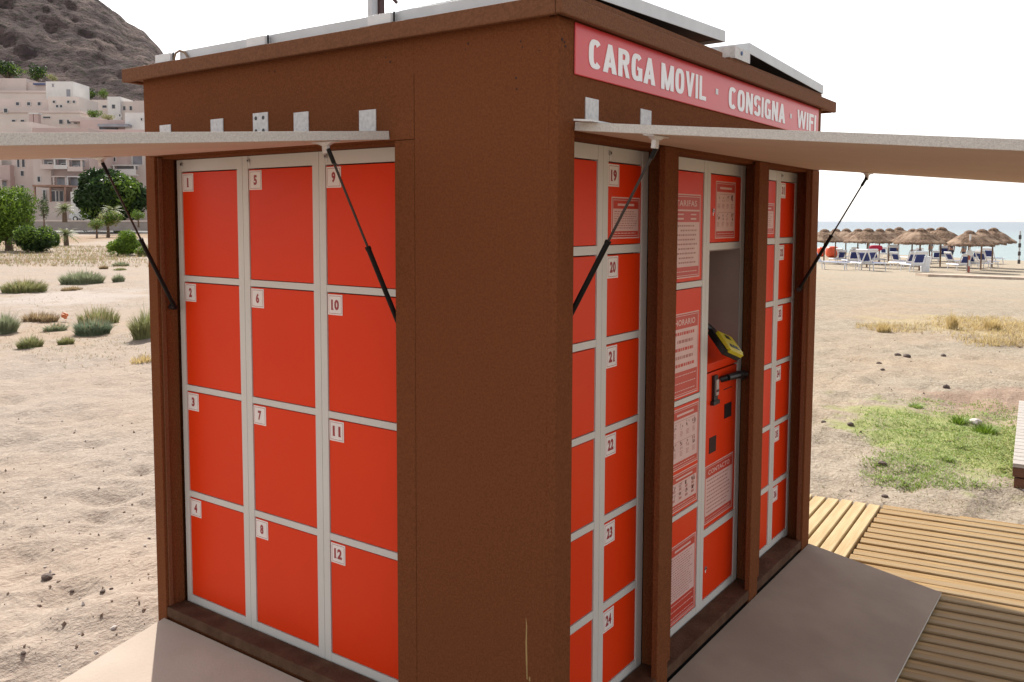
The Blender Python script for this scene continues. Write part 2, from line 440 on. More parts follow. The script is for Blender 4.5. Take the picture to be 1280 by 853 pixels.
# hill behind the town
def hill_material():
    m = bpy.data.materials.new('dry_rocky_hillside'); m.use_nodes = True
    n = m.node_tree.nodes; l = m.node_tree.links; b = n['Principled BSDF']; b.inputs['Roughness'].default_value = 1; b.inputs['Specular IOR Level'].default_value = .05
    g = n.new('ShaderNodeNewGeometry')
    def nz(s, d=6): 
        z = n.new('ShaderNodeTexNoise'); z.inputs['Scale'].default_value = s; z.inputs['Detail'].default_value = d; z.inputs['Roughness'].default_value = .65
        l.new(g.outputs['Position'], z.inputs['Vector']); return z.outputs[0]
    r = n.new('ShaderNodeValToRGB'); e = r.color_ramp.elements
    e[0].position = .36; e[0].color = (.066, .048, .051, 1); e[1].position = .68; e[1].color = (.205, .148, .132, 1)
    q = e.new(.5); q.color = (.122, .087, .084, 1)
    l.new(nz(.075, 9), r.inputs[0])
    r2 = n.new('ShaderNodeValToRGB'); r2.color_ramp.elements[0].position = .50; r2.color_ramp.elements[1].position = .60
    l.new(nz(.55, 5), r2.inputs[0])
    mx = n.new('ShaderNodeMix'); mx.data_type = 'RGBA'; l.new(r2.outputs[0], mx.inputs['Factor']); l.new(r.outputs[0], mx.inputs['A']); mx.inputs['B'].default_value = (.055, .048, .036, 1)
    l.new(mx.outputs['Result'], b.inputs['Base Color'])
    bp = n.new('ShaderNodeBump'); bp.inputs['Strength'].default_value = 1; bp.inputs['Distance'].default_value = 5
    l.new(nz(.12, 8), bp.inputs['Height']); l.new(bp.outputs[0], b.inputs['Normal'])
    return m
us = np.linspace(-700, 520, 420)
sil_u = [-700, -300, -100, 0, 60, 110, 125, 150, 165, 185, 204, 215, 235, 260, 300, 350, 420, 520]
sil_v = [60, -30, -75, -60, -30, -6, 2, 22, 38, 47, 64, 82, 100, 128, 165, 210, 250, 262]
vsil = np.interp(us, sil_u, sil_v)
azs = np.array([math.atan2(ray(u, 270).y, ray(u, 270).x) for u in us])
D0 = 470.
zr = np.array([W(u, v, D0).z for u, v in zip(us, vsil)])
rr = np.linspace(150, 760, 330)
RR, AZ = np.meshgrid(rr, azs, indexing='ij')
ZR = np.tile(zr, (len(rr), 1))
k = 1/np.cos(AZ-YAW)
RD = RR*1.0
HX = CAM.x+RD*k*np.cos(AZ); HY = CAM.y+RD*k*np.sin(AZ)
town = np.interp(RD, [150, 172, 190, 215, 250, 300], [-1, -.3, 6, 19, 30, 33])
up = 30+(ZR-30)*sstep(270, D0, RD)**.9
H = np.where(RD < 262, town, np.maximum(up, 0))
H = np.where(RD >= 262, town*(1-sstep(262, 300, RD))+up*sstep(262, 300, RD), town)
H = np.minimum(H, np.maximum(ZR, 1)*sstep(150, 420, RD)+town*0+3*(ZR > 40)*0 + 30*(ZR > 45))
back = sstep(D0, 760, RD); H = H*(1-back*.9)
gul = np.abs(fbm(AZ*16+RD*.004, RD*.006, 4))*2
amp = sstep(275, 360, RD)*np.clip(ZR/60, 0, 1)
near_ridge = 1-.85*np.exp(-((RD-D0)/35)**2)
H = H+amp*(-gul*4+fbm(HX*.03, HY*.03, 5)*7)*near_ridge + fbm(HX*.14, HY*.14, 4)*6.0*amp*(.35+.65*near_ridge)
tag(grid_object('hill', HX, HY, H, hill_material()), kind='structure')

# ================================================================== KIOSK
K = thing('kiosk', 'brown painted wooden locker kiosk with flat roof, red lettered sign and propped-up flaps', 'kiosk', (1.17, .95, -.15))
WX, WY = 2.346, 1.907
ZT = 2.108
def kbox(name, a, b, m=BROWN, bevel=.002, F=None, **kw):
    return MB().box(a, b, 0, F).build(name, m, K, bevel=bevel, **kw)
# --- left face (X=0): corner panel, post, jamb, header
kbox('wall_panel', (0, .0295, -.14), (.03, .5038, 1.9997), bevel=0)
kbox('wall_panel', (.0, .0295, 2.0), (.03, .5055, ZT), bevel=0)
kbox('wall_panel', (.0006, .5065, 1.81), (.03, 1.907, ZT), bevel=.0008)
kbox('post', (.0012, .5065, -.14), (.088, .5864, 1.8085))
kbox('corner_post', (.0006, .0006, -.14), (.09, .058, ZT-.001), bevel=.006)
kbox('post', (0, 1.848, -.14), (.022, 1.907, 1.8085))
kbox('jamb', (.0225, 1.8505, -.14), (.088, 1.905, 1.8085), BROWN)
kbox('bead', (.012, 1.841, 0.016), (.030, 1.8475, 1.8075), BROWN2, .002)
kbox('header_board', (.031, .5872, 1.8018), (.16, 1.8478, 1.86), BROWN)
kbox('sill_board', (0.002, .587, -.026), (.088, 1.8475, .0145), SILL, .004)
kbox('sill_skirt', (0.012, .587, -.19), (.05, 1.8475, -.027), BROWN, 0)
# --- right face (Y=0)
kbox('wall_panel', (.059, .0, 1.812), (WX-.001, .03, ZT-.0005))
for a, b, c0, c1 in ((.6496, .7321, .722, .80), (1.5251, 1.6183, 1.626, 1.70)):
    kbox('post', (a, .0, -.14), (b, .022, 1.811))
    kbox('post_core', (c0, .0225, .015), (c1, .094, 1.811), BROWN, 0)
kbox('post', (2.2406, .0, -.14), (WX, .022, 1.811))
kbox('jamb', (2.333, .0225, .015), (2.344, .094, 1.811), BROWN, 0)
kbox('bead', (2.236, .010, .015), (2.2400, .028, 1.8105), BROWN2, .001)
kbox('header_board', (.0582, .0305, 1.8018), (2.3325, .16, 1.86), BROWN)
kbox('sill_board', (.0585, .003, -.024), (2.2400, .094, .0145), SILL, .004)
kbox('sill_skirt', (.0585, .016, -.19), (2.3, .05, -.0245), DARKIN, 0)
# other two faces and the inside
kbox('wall_panel', (WX-.03, .03, -.14), (WX, 1.876, ZT-.001))
kbox('wall_panel', (.001, 1.877, -.14), (WX-.0, 1.9065, ZT-.001))
kbox('floor_panel', (.09, .1, -.14), (WX-.04, 1.83, -.03), SILL, 0)
# roof
kbox('roof_board', (-.038, -.031, 2.1085), (2.469, 1.982, 2.1395), BROWN2, .003)
kbox('fascia_board', (-.042, -.035, 2.099), (2.473, -.016, 2.150), BROWN2, .004)
kbox('fascia_board', (-.0421, -.0155, 2.099), (-.023, 1.986, 2.1495), BROWN2, .004)
kbox('fascia_board', (2.455, -.0155, 2.099), (2.4731, 1.986, 2.1495), BROWN2, .004)
kbox('fascia_board', (-.0225, 1.968, 2.099), (2.4545, 1.9861, 2.1495), BROWN2, .004)
# nail holes and dark knots in the paint
mb = MB()
for (y, z) in [(.12, 2.05), (.115, 2.035), (.30, 2.065), (.31, 2.05), (.135, 1.955), (.133, 1.925), (.62, 2.06), (.60, 2.045), (1.16, 2.07), (1.13, 2.065), (.06, 2.02)]:
    mb.tube((.004, y, z), (-.0008, y, z), random.uniform(.002, .0045), None, 7)
for (x, z) in [(.03, 2.04), (.035, 2.03), (.018, 2.045)]:
    mb.tube((x, .004, z), (x, -.0008, z), random.uniform(.0025, .005), None, 7)
mb.build('nail_hole', GAP, K)
mb = MB()
z = .45
pts = [(.094, .455), (.0915, .43), (.0925, .38), (.091, .33), (.089, .275)]
wd = [.001, .004, .0055, .006, .004]
vv = []
for (y, zz), q in zip(pts, wd): vv += [(-.0007, y+q/2, zz), (-.0007, y-q/2, zz)]
mb.add(vv, [(2*i, 2*i+1, 2*i+3, 2*i+2) for i in range(len(pts)-1)])
mb.box((-.0007, .078, .272), (-.0002, .083, .285))
mb.build('scratch', SCRATCH, K)

LETTER = mat('white_sign_lettering', (.93, .92, .92), (.90, .89, .89), 5, .4)
# sign ------------------------------------------------------------
S = MB(); S.box((.076, 1.962, .0005), (2.285, 2.101, .006), 0, FR)
sg = S.build('sign_board', SIGNRED, K, bevel=.003)
def block_letter(mb, ch, u0, u1, w0, w1, n, M, tx=.36, ty=.175, th=.0014):
    """bold condensed sign letter from thick strokes"""
    lv = [0]
    def emit(pts):
        z = n+lv[0]*.00012; lv[0] += 1
        P = [(u0+x*(u1-u0), w0+y*(w1-w0)) for x, y in pts]
        ar = sum(P[i][0]*P[(i+1) % len(P)][1]-P[(i+1) % len(P)][0]*P[i][1] for i in range(len(P)))
        if ar < 0: P.reverse()
        k_ = len(P)
        mb.add([(x, y, z) for x, y in P]+[(x, y, n-th) for x, y in P], [tuple(range(k_))]+[(i, i+k_, (i+1) % k_+k_, (i+1) % k_) for i in range(k_)], 0, M)
    def R_(x0, y0, x1, y1): emit([(x0, y0), (x1, y0), (x1, y1), (x0, y1)])
    def arc(cx, cy, rx, ry, a0, a1, N=18, p=.72):
        def pt(a, kx, ky):
            c, s__ = cos(R(a)), sin(R(a)); return (cx+kx*math.copysign(abs(c)**p, c), cy+ky*math.copysign(abs(s__)**p, s__))
        z = n+lv[0]*.00012; lv[0] += 1; A = []; 
        for i in range(N+1):
            t = a0+(a1-a0)*i/N; o_ = pt(t, rx, ry); q_ = pt(t, rx-tx, ry-ty)
            A += [(u0+o_[0]*(u1-u0), w0+o_[1]*(w1-w0), z), (u0+q_[0]*(u1-u0), w0+q_[1]*(w1-w0), z)]
        B_ = [(x, y, n-th) for x, y, _ in A]; m_ = len(A); F = []
        for i in range(N):
            j = 2*i; F += [(j, j+2, j+3, j+1), (j, j+m_, j+2+m_, j+2), (j+1, j+3, j+3+m_, j+1+m_)]
        mb.add(A+B_, F, 0, M)
    if ch == 'I': R_(0, 0, 1, 1)
    elif ch == 'L': R_(0, 0, tx, 1); R_(tx, 0, 1, ty)
    elif ch == 'F': R_(0, 0, tx, 1); R_(tx, 1-ty, 1, 1); R_(tx, .43, .88, .43+ty)
    elif ch == 'C': arc(.5, .5, .5, .5, 42, 318, 22)
    elif ch == 'O': arc(.5, .5, .5, .5, 0, 360, 28)
    elif ch == 'G': arc(.5, .5, .5, .5, 42, 300, 22); R_(1-tx, .02, 1, .50); R_(.52, .40, 1-tx, .53)
    elif ch == 'S': arc(.5, .715, .5, .285, 15, 262, 18); arc(.5, .285, .5, .285, 195, 442, 18)
    elif ch == 'A': emit([(0, 0), (tx*.95, 0), (.62, 1), (.36, 1)]); emit([(1-tx*.95, 0), (1, 0), (.64, 1), (.38, 1)]); R_(.25, .20, .75, .20+ty)
    elif ch == 'V': emit([(0, 1), (tx*.95, 1), (.62, 0), (.36, 0)]); emit([(1-tx*.95, 1), (1, 1), (.64, 0), (.38, 0)])
    elif ch == 'N': R_(0, 0, tx*.9, 1); R_(1-tx*.9, 0, 1, 1); emit([(0, 1), (tx, 1), (1, 0), (1-tx, 0)])
    elif ch == 'M': R_(0, 0, tx*.72, 1); R_(1-tx*.72, 0, 1, 1); emit([(0, 1), (.28, 1), (.60, 0), (.40, 0)]); emit([(1, 1), (.72, 1), (.40, 0), (.60, 0)])
    elif ch == 'W': emit([(0, 1), (.19, 1), (.36, 0), (.18, 0)]); emit([(.40, 1), (.57, 1), (.36, 0), (.20, 0)]); emit([(.43, 1), (.60, 1), (.80, 0), (.64, 0)]); emit([(.81, 1), (1, 1), (.82, 0), (.64, 0)])
    elif ch == 'R': R_(0, 0, tx, 1); arc(.42, .72, .55, .28, -90, 90, 14); R_(tx, 1-ty, .43, 1); R_(tx, .44, .43, .44+ty); emit([(.42, .48), (.72, .50), (1, 0), (.68, 0)])
for s_, u0, u1, w0, w1 in (('CARGA', .138, .555, 1.990, 2.070), ('MOVIL', .588, .955, 1.988, 2.069), ('CONSIGNA', 1.152, 1.800, 1.986, 2.066), ('WIFI', 1.955, 2.245, 1.986, 2.064)):
    rel = {'I': .40, 'M': 1.28, 'W': 1.45, 'A': 1.06, 'L': .86, 'F': .86}
    tot = sum(rel.get(c_, 1) for c_ in s_); x_ = u0; g_ = (u1-u0)/tot
    for c_ in s_:
        w_ = g_*rel.get(c_, 1); L = MB(); gp = .006 if c_ != 'A' else .003
        block_letter(L, c_, x_+gp, x_+w_-gp, w0, w1, .0078, FR)
        L.build('letter', LETTER, sg); x_ += w_
for a_, b_ in ((1.035, 2.022), (1.862, 2.016)):
    L = MB(); L.box((a_, b_, .0062), (a_+.022, b_+.02, .0078), 0, FR); L.build('dot', WHITE, sg)


# flaps -----------------------------------------------------------
def slab(name, origin, along, length_a, out, tilt, length_o, th, mats, parent, z_under=0):
    """board hinged along 'along' (unit vec) reaching 'out' and sloping down by tilt; origin = top inner corner"""
    o = Vector(origin); a = Vector(along); d = Vector(out)*cos(tilt)+Vector((0, 0, -1))*sin(tilt)
    nrm = Vector(out)*sin(tilt)+Vector((0, 0, 1))*cos(tilt)
    M = Matrix(((a.x, d.x, nrm.x, o.x), (a.y, d.y, nrm.y, o.y), (a.z, d.z, nrm.z, o.z), (0, 0, 0, 1)))
    q = MB(); q.box((0, 0, -th), (length_a, length_o, 0), 0, M)
    if M.determinant() < 0: q.f = [tuple(reversed(f)) for f in q.f]
    ob = q.build(name, mats, parent, bevel=.0015)
    me = ob.data
    inv = (wmat(parent)).inverted()
    ln = (inv.to_3x3() @ nrm).normalized()
    for p in me.polygons:
        dt = p.normal.dot(ln)
        p.material_index = 1 if dt < -.9 else (2 if dt > .9 else 0)
    return ob, M
fm = [PLYEDGE, PLYUNDER, PLYTOP]
flapR, MR = slab('upper_flap', (.083, -.002, 1.8365), (1, 0, 0), 2.175, (0, -1, 0), R(5.4), 1.22, .0235, fm, K)
flapL, ML = slab('upper_flap', (-.002, 1.83, 1.839), (0, -1, 0), 1.225, (-1, 0, 0), R(5.0), 1.22, .026, fm, K)
flapS, MS = slab('upper_flap', (WX+.002, .6, 1.839), (0, 1, 0), 1.23, (1, 0, 0), R(5.0), 1.25, .026, fm, K)
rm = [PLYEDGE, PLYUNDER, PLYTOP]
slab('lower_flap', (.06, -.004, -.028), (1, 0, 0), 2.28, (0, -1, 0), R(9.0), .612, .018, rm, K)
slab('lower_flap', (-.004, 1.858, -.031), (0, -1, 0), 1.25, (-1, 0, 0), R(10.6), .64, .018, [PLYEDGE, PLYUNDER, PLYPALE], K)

# hinge plates
def hinge(M, u, w0, w1, holes, wd=.071, n0=.0005, tilt=0):
    q = MB(); q.box((u, w0, n0), (u+wd, w1, n0+.003), 0, M)
    for du, dw, r in holes: q.tube((u+du, w0+(w1-w0)*dw, n0+.0025), (u+du, w0+(w1-w0)*dw, n0+.0038), r, None, 8, 1, M)
    q.build('hinge_plate', [BRACK, BLACKP if len(holes) == 4 else STEEL], K)
small = [(.035, .80, .003), (.012, .38, .003), (.058, .38, .003)]
small = [(a, b*1.0, c) for a, b, c in small]
for y, top in ((.731, 1.908), (1.035, 1.922), (1.483, 1.928), (1.80, 1.926)):
    hinge(FL, -y, 1.835, top, small)
hinge(FL, -1.245, 1.835, 1.934, [(.016, .82, .007), (.055, .82, .007), (.016, .38, .007), (.055, .38, .007)], .078)
for x, top in ((.137, 1.909), (.466, 1.912)):
    hinge(FR, x, 1.836, top, small)
for (M_, a, b) in ((ML, .97, .055), (ML, .52, .25), (ML, .20, .055), (MR, .06, .055)):
    MB().box((a-.10, .02, .0004), (a+.06, .02+b, .005), 0, M_).build('hinge_leaf', WHITE, K)

# gas struts
def strut(p, q, M=None):
    p = Vector(p); q = Vector(q)       # p low end, q high end
    m_ = p.lerp(q, .50)
    g = MB(); g.tube(p, m_, .0078, None, 12, 0); g.tube(m_-(q-p)*.012, m_+(q-p)*.004, .009, None, 12, 0)
    g.tube(m_, q, .0038, None, 10, 1); g.tube(q-(q-p)*.06, q+(q-p)*.012, .0065, None, 10, 0)
    g.tube(p-(q-p)*.01, p+(q-p)*.04, .0095, None, 10, 0)
    g.build('gas_strut', [BLACKR, RODM], K, smooth=False)
def foot(M, a, b, th):
    g = MB()
    g.box((a-.045, b-.016, -th-.004), (a+.045, b+.016, -th-.0005), 0, M)
    g.add([(a-.032, b-.010, -th-.004), (a+.032, b-.010, -th-.004), (a+.013, b-.008, -th-.012), (a-.013, b-.008, -th-.012),
           (a-.032, b+.010, -th-.004), (a+.032, b+.010, -th-.004), (a+.013, b+.008, -th-.012), (a-.013, b+.008, -th-.012)],
          [(0, 1, 2, 3), (7, 6, 5, 4), (0, 3, 7, 4), (1, 5, 6, 2), (3, 2, 6, 7)], 0, M)
    g.box((a-.010, b-.007, -th-.034), (a+.010, b+.007, -th-.011), 0, M)
    g.build('strut_bracket', BRACK, K, bevel=.002)
    return M @ Vector((a+.012, b, -th-.028))
def lowfoot(p, n):
    g = MB(); g.tube(Vector(p)-Vector(n)*.02, Vector(p)+Vector(n)*.012, .011, None, 10); g.build('strut_pivot', BLACKP, K)
q1 = foot(MR, .047, .222, .0235); strut((.094, .040, 1.262), q1)
q2 = foot(MR, 2.120, .255, .0235); q2 = q2-Vector((.024, 0, 0)); strut((2.205, .040, 1.245), q2); lowfoot((2.215, .04, 1.245), (1, 0, 0))
q3 = foot(ML, 1.165, .205, .026); strut((.05, .598, 1.205), q3)
q4 = foot(ML, .065, .262, .026); strut((.045, 1.806, 1.225), q4); lowfoot((.045, 1.82, 1.225), (0, 1, 0))
# thin white cable hanging by the near bracket of the left flap
q = MB(); q.path([q3+Vector((0, .012, .01)), q3+Vector((.03, .02, -.02)), q3+Vector((.05, .03, -.028)), q3+Vector((.06, .025, -.04))], [.0018]*4, 5); q.build('cable', BLACKP, K)

# ================================================================== LOCKER CABINETS
ROWS4 = [(1.347, 1.755), (.9096, 1.3237), (.4775, .8868), (.0427, .4537)]
ROWS6 = [(1.4916, 1.755), (1.2003, 1.4649), (.9106, 1.1774), (.6204, .8893), (.3296, .5974), (.0427, .3042)]
def column_frame(parent, F, u0, u1, d0, d1, rows, nf):
    """one welded column: stiles, rails and the dark box behind. (d0,d1)=door opening"""
    q = MB(); D = .03
    q.box((u0, .001, nf-D), (d0, 1.8, nf), 0, F); q.box((d1, .001, nf-D), (u1, 1.8, nf), 0, F)
    zs = sorted([0.001]+[x for r in rows for x in r]+[1.8])
    for i in range(0, len(zs), 2):
        q.box((d0, zs[i], nf-D), (d1, zs[i+1], nf-.0012), 0, F)
    q.box((u0+.004, .002, nf-.42), (u1-.004, 1.798, nf-D-.0005), 1, F)
    return q.build('column_frame', [GREY, GAP], parent)
def door(parent, F, d0, d1, z0, z1, nf, num=None, m=ORED, gapx=.0022, inset=.0035):
    q = MB(); q.box((d0+gapx, z0+gapx, nf-.022), (d1-gapx, z1-gapx*1.8, nf-inset), 0, F)
    d = q.build('door', m, parent, bevel=.0015)
    if num: number_plate(d, F, d0+.004, z1-.008, nf-inset, num)
    return d
def number_plate(d, F, u, z, n, num, s=.070):
    q = MB(); q.box((u, z-s, n+.0003), (u+s, z, n+.0016), 0, F)
    def ring(a, t, mi, e):
        x0, x1, z0, z1 = u+a, u+s-a, z-s+a, z-a
        for A, B in (((x0, z0), (x1, z0+t)), ((x0, z1-t), (x1, z1)), ((x0, z0+t), (x0+t, z1-t)), ((x1-t, z0+t), (x1, z1-t))):
            q.add([(A[0], A[1], e), (B[0], A[1], e), (B[0], B[1], e), (A[0], B[1], e)], [(0, 1, 2, 3)], mi, F)
    ring(.0045, .0016, 2, n+.0018)
    w = .019 if len(num) == 1 else .038
    if num == '1': w = .009
    c = u+s/2; x0, x1 = c-w/2, c+w/2; b0, b1 = z-s*.5-.018, z-s*.5+.018
    put_text(q, num, x0, x1, b0, b1, n+.0019, 1, F, bold=.05)
    # slab serifs under and over the ones, as in the sticker's typeface
    cw = w/len(num)
    for i, ch in enumerate(num):
        cx = x0+cw*(i+.5) if len(num) > 1 else c
        if ch == '1':
            if len(num) > 1: cx = x0+.0055 if i == 0 else x1-.004
            for zz in (b0,): 
                q.add([(cx-.006, zz, n+.0021), (cx+.006, zz, n+.0021), (cx+.006, zz+.004, n+.0021), (cx-.006, zz+.004, n+.0021)], [(0, 1, 2, 3)], 1, F)
    q.build('number_plate', [WPLATE, DIGIT, PLINE], d, label='square white sticker with the number '+num)
def lock(parent, F, u, z, n, r=.007):
    q = MB(); q.tube((u, z, n-.004), (u, z, n+.005), r, None, 12, 0, F); q.tube((u, z, n+.005), (u, z, n+.006), r*.45, None, 8, 1, F)
    q.box((u-.001, z-.02, n+.0002), (u+.006, z-.006, n+.0015), 2, F)
    q.build('cam_lock', [STEEL, BLACKP, WHITE], parent)

NL = -.0909
CL = thing('locker_cabinet', 'grey locker cabinet with twelve orange-red doors numbered 1 to 12 on the left face', 'lockers', (.3, 1.22, 0))
cols = [(-1.838, -1.4325, -1.8096, -1.4637), (-1.4308, -1.0228, -1.3997, -1.0542), (-1.0211, -.612, -.9906, -.643)]
n_ = 1
for c in cols:
    column_frame(CL, FL, c[0], c[1], c[2], c[3], ROWS4, NL)
    lock(CL, FL, c[2]+.006, 1.783, NL)
    for z0, z1 in ROWS4:
        door(CL, FL, c[2], c[3], z0, z1, NL, str(n_)); n_ += 1
NR = -.0963
def cab(label, cols, first, u_mid):
    C_ = thing('locker_cabinet', label, 'lockers', (u_mid, .3, 0))
    k_ = first
    for c in cols:
        column_frame(C_, FR, c[0], c[1], c[2], c[3], ROWS6, NR)
        lock(C_, FR, c[2]+.008, 1.780, NR)
        for z0, z1 in ROWS6:
            d = door(C_, FR, c[2], c[3], z0, z1, NR, str(k_)); k_ += 1
            C_['d%d' % (k_-1)] = d.name
    return C_
C1 = cab('narrow grey locker cabinet nearest the kiosk corner, orange-red doors numbered 19 to 24', [(.110, .4132, .142, .382), (.4148, .7205, .4457, .6786)], 13, .4)
C3 = cab('narrow grey locker cabinet with orange-red doors in the farthest bay of the sign side', [(1.733, 2.0472, 1.775, 2.0190), (2.0488, 2.332, 2.0777, 2.2926)], 25, 2.03)
doors1 = {k_: bpy.data.objects[C1['d%d' % k_]] for k_ in range(13, 25)}
doors3 = {k_: bpy.data.objects[C3['d%d' % k_]] for k_ in range(25, 37)}
for C_ in (C1, C3):
    for k_ in list(C_.keys()):
        if k_[0] == 'd' and k_[1:].isdigit(): del C_[k_]

# posters ----------------------------------------------------------
rp = random.Random(5)
def poster(d, F, u0, u1, z0, z1, n, head=None, hh=.12, foot=.10, rows=14, style='text', label=None, head2=False):
    q = MB(); H_ = z1-z0; Wd = u1-u0
    def rect(a, b, c, e, mi, lv): q.add([(a, b, n+lv), (c, b, n+lv), (c, e, n+lv), (a, e, n+lv)], [(0, 1, 2, 3)], mi, F)
    q.box((u0, z0, n+.0002), (u1, z1, n+.0010), 0, F)
    t = .0045; e = .004
    for A, B, C_, D_ in ((u0+e, z0+e, u1-e, z0+e+t), (u0+e, z1-e-t, u1-e, z1-e), (u0+e, z0+e+t, u0+e+t, z1-e-t), (u1-e-t, z0+e+t, u1-e, z1-e-t)): rect(A, B, C_, D_, 1, .0012)
    i = e+t+.002
    hz = z1-i-H_*hh
    rect(u0+i, hz, u1-i, z1-i, 1, .0012)
    if head: put_text(q, head, u0+i+Wd*.08, u1-i-Wd*.10, hz+H_*hh*.26, z1-i-H_*hh*.26, n+.0014, 0, F, bold=.02)
    else:
        rect(u0+i+Wd*.15, hz+H_*hh*.35, u1-i-Wd*.15, hz+H_*hh*.62, 0, .0013)
    fz = z0+i+H_*foot
    if foot:
        rect(u0+i, z0+i, u1-i, fz, 1, .0012)
        for k_ in range(max(1, int(foot*14))):
            zz = z0+i+(k_+.4)*(H_*foot)/max(1, int(foot*14)); x = u0+i+.01
            while x < u1-i-.02:
                w_ = rp.uniform(.006, .022); rect(x, zz, min(x+w_, u1-i-.006), zz+.0028, 0, .0014); x += w_+.004
    top, bot = hz-.006, fz+.006
    if style == 'table':
        rect(u0+i, top-H_*.13, u1-i, top, 1, .0012)
        for a in (.15, .60):
            rect(u0+i+Wd*a, top-H_*.045, u0+i+Wd*(a+.2), top-H_*.03, 0, .0014); rect(u0+i+Wd*a, top-H_*.10, u0+i+Wd*(a+.2), top-H_*.08, 0, .0014)
        top -= H_*.15
    if style == 'draw':
        for blk in (0, 1):
            t0 = top-(top-bot)*.5*blk; hb = (top-bot)*.5
            for k_ in range(4):
                x = u0+i+(Wd-2*i)*(k_+.3)/4
                for r_ in range(9):
                    a = x+rp.uniform(-.009, .016); b = t0-hb*.16-rp.uniform(0, hb*.34)
                    s1 = rp.uniform(.002, .006)*(1.7 if k_ == 3 else 1); rect(a, b, a+s1, b+s1*rp.uniform(.7, 2), 3 if rp.random() < .6 else 2, .0012)
                for r_ in range(4):
                    zz = t0-hb*.6-r_*hb*.07; rect(x-.006, zz, x+rp.uniform(.012, .022), zz+.0022, 2, .0012)
            rect(u0+i+.01, t0-hb*.05, u1-i-.02, t0-hb*.03, 2, .0012)
    else:
        for k_ in range(rows):
            zz = top-(top-bot)*(k_+.6)/rows; h_ = (top-bot)/rows*.36
            big = style == 'big'
            x = u0+i+Wd*(rp.uniform(.06, .2) if style != 'text' else .04)
            x2 = u1-i-Wd*rp.uniform(.05, .22)
            if style == 'table' and k_ % 2 == 1: x += Wd*.1
            while x < x2:
                w_ = rp.uniform(.006, .018)*(1.4 if big else 1)
                rect(x, zz, min(x+w_, x2), zz+h_*(1 if not big else 1.1), 2 if not (big and k_ % 2 == 0) else 1, .0012); x += w_+.0045
    return q.build('poster', [PAPER, PRED, PLINE, PDARK], d, label=label)
ni = NR-.0035
poster(doors1[19], FR, .474, .665, 1.512, 1.645, ni, None, .20, .10, 8, label='small pinkish notice with red heading under number 19')
poster(doors3[25], FR, 1.80, 2.0, 1.512, 1.65, ni, None, .18, .10, 8)

# middle cabinet ----------------------------------------------------
C2 = thing('locker_cabinet', 'grey cabinet with notices and a payment machine in the middle bay under the sign', 'lockers', (1.22, .3, 0))
A4 = [(1.342, 1.755), (.905, 1.319), (.470, .885), (.0427, .451)]
column_frame(C2, FR, .820, 1.2235, .86, 1.1937, A4, NR)
ds = [door(C2, FR, .86, 1.1937, z0, z1, NR) for z0, z1 in A4]
poster(ds[0], FR, .918, 1.168, 1.358, 1.668, ni, 'TARIFAS', .15, .10, 9, 'table', label='TARIFAS price table')
poster(ds[1], FR, .928, 1.172, .915, 1.228, ni, 'HORARIO', .15, .27, 5, 'big', label='HORARIO opening hours notice')
poster(ds[2], FR, .942, 1.186, .640, .872, ni, None, .13, .08, 9, 'draw', label='instruction sheet with small drawings')
poster(ds[2], FR, .942, 1.186, .482, .626, ni, None, .17, .12, 9, 'draw', label='lower instruction sheet with small drawings')
poster(ds[3], FR, .945, 1.182, .052, .352, ni, None, .10, .24, 17, 'text', label='conditions notice in small red print')
# payment column
u0, u1, d0, d1 = 1.2252, 1.624, 1.2549, 1.5841
q = MB(); Dd = .03
q.box((u0, .001, NR-Dd), (d0, 1.8, NR), 0, FR); q.box((d1, .001, NR-Dd), (u1, 1.8, NR), 0, FR)
for a, b in ((.001, .0427), (.3034, .333), (1.456, 1.4827), (1.755, 1.8)): q.box((d0, a, NR-Dd), (d1, b, NR-.0012), 0, FR)
q.box((u0+.004, .002, NR-.42), (u1-.004, .97, NR-Dd-.0005), 1, FR); q.box((u0+.004, 1.46, NR-.42), (u1-.004, 1.798, NR-Dd-.0005), 1, FR)
q.build('column_frame', [GREY, GAP], C2)
dt = door(C2, FR, d0, d1, 1.4827, 1.755, NR)
poster(dt, FR, 1.314, 1.521, 1.500, 1.727, ni, None, .14, .08, 9, 'draw', label='instruction sheet on the top door')
lock(dt, FR, 1.289, 1.610, ni, .008)
db = door(C2, FR, d0, d1, .0427, .3034, NR); lock(db, FR, 1.285, .17, ni, .008)
# open niche: back, sides, ceiling
q = MB()
q.box((d0, .97, NR-.26), (d1, 1.456, NR-.25), 0, FR); q.box((d0+.0005, .97, NR-.2495), (d0+.004, 1.451, NR-.001), 0, FR)
q.box((d1-.006, .97, NR-.2495), (d1-.0005, 1.451, NR-.001), 0, FR); q.box((d0+.0005, 1.4515, NR-.2495), (d1-.0005, 1.4555, NR-.002), 0, FR)
q.build('niche_lining', NICHE, C2)
# sloping red console
q = MB(); zf, zb_ = 1.005, 1.20
q.add([(d0+.002, .972, NR-.003), (d1-.002, .972, NR-.003), (d1-.002, zf, NR+.004), (d0+.002, zf, NR+.004), (d1-.002, zb_, NR-.245), (d0+.002, zb_, NR-.245), (d0+.002, .972, NR-.245), (d1-.002, .972, NR-.245)],
      [(0, 1, 2, 3), (3, 2, 4, 5), (0, 3, 5, 6), (1, 7, 4, 2)], 0, FR)
con = q.build('console', ORED, C2, bevel=.003)
q = MB(); q.tube((1.33, 1.075, NR-.075), (1.33, 1.087, NR-.075), .008, None, 10, 0, FR); q.build('button', BLACKP, con)
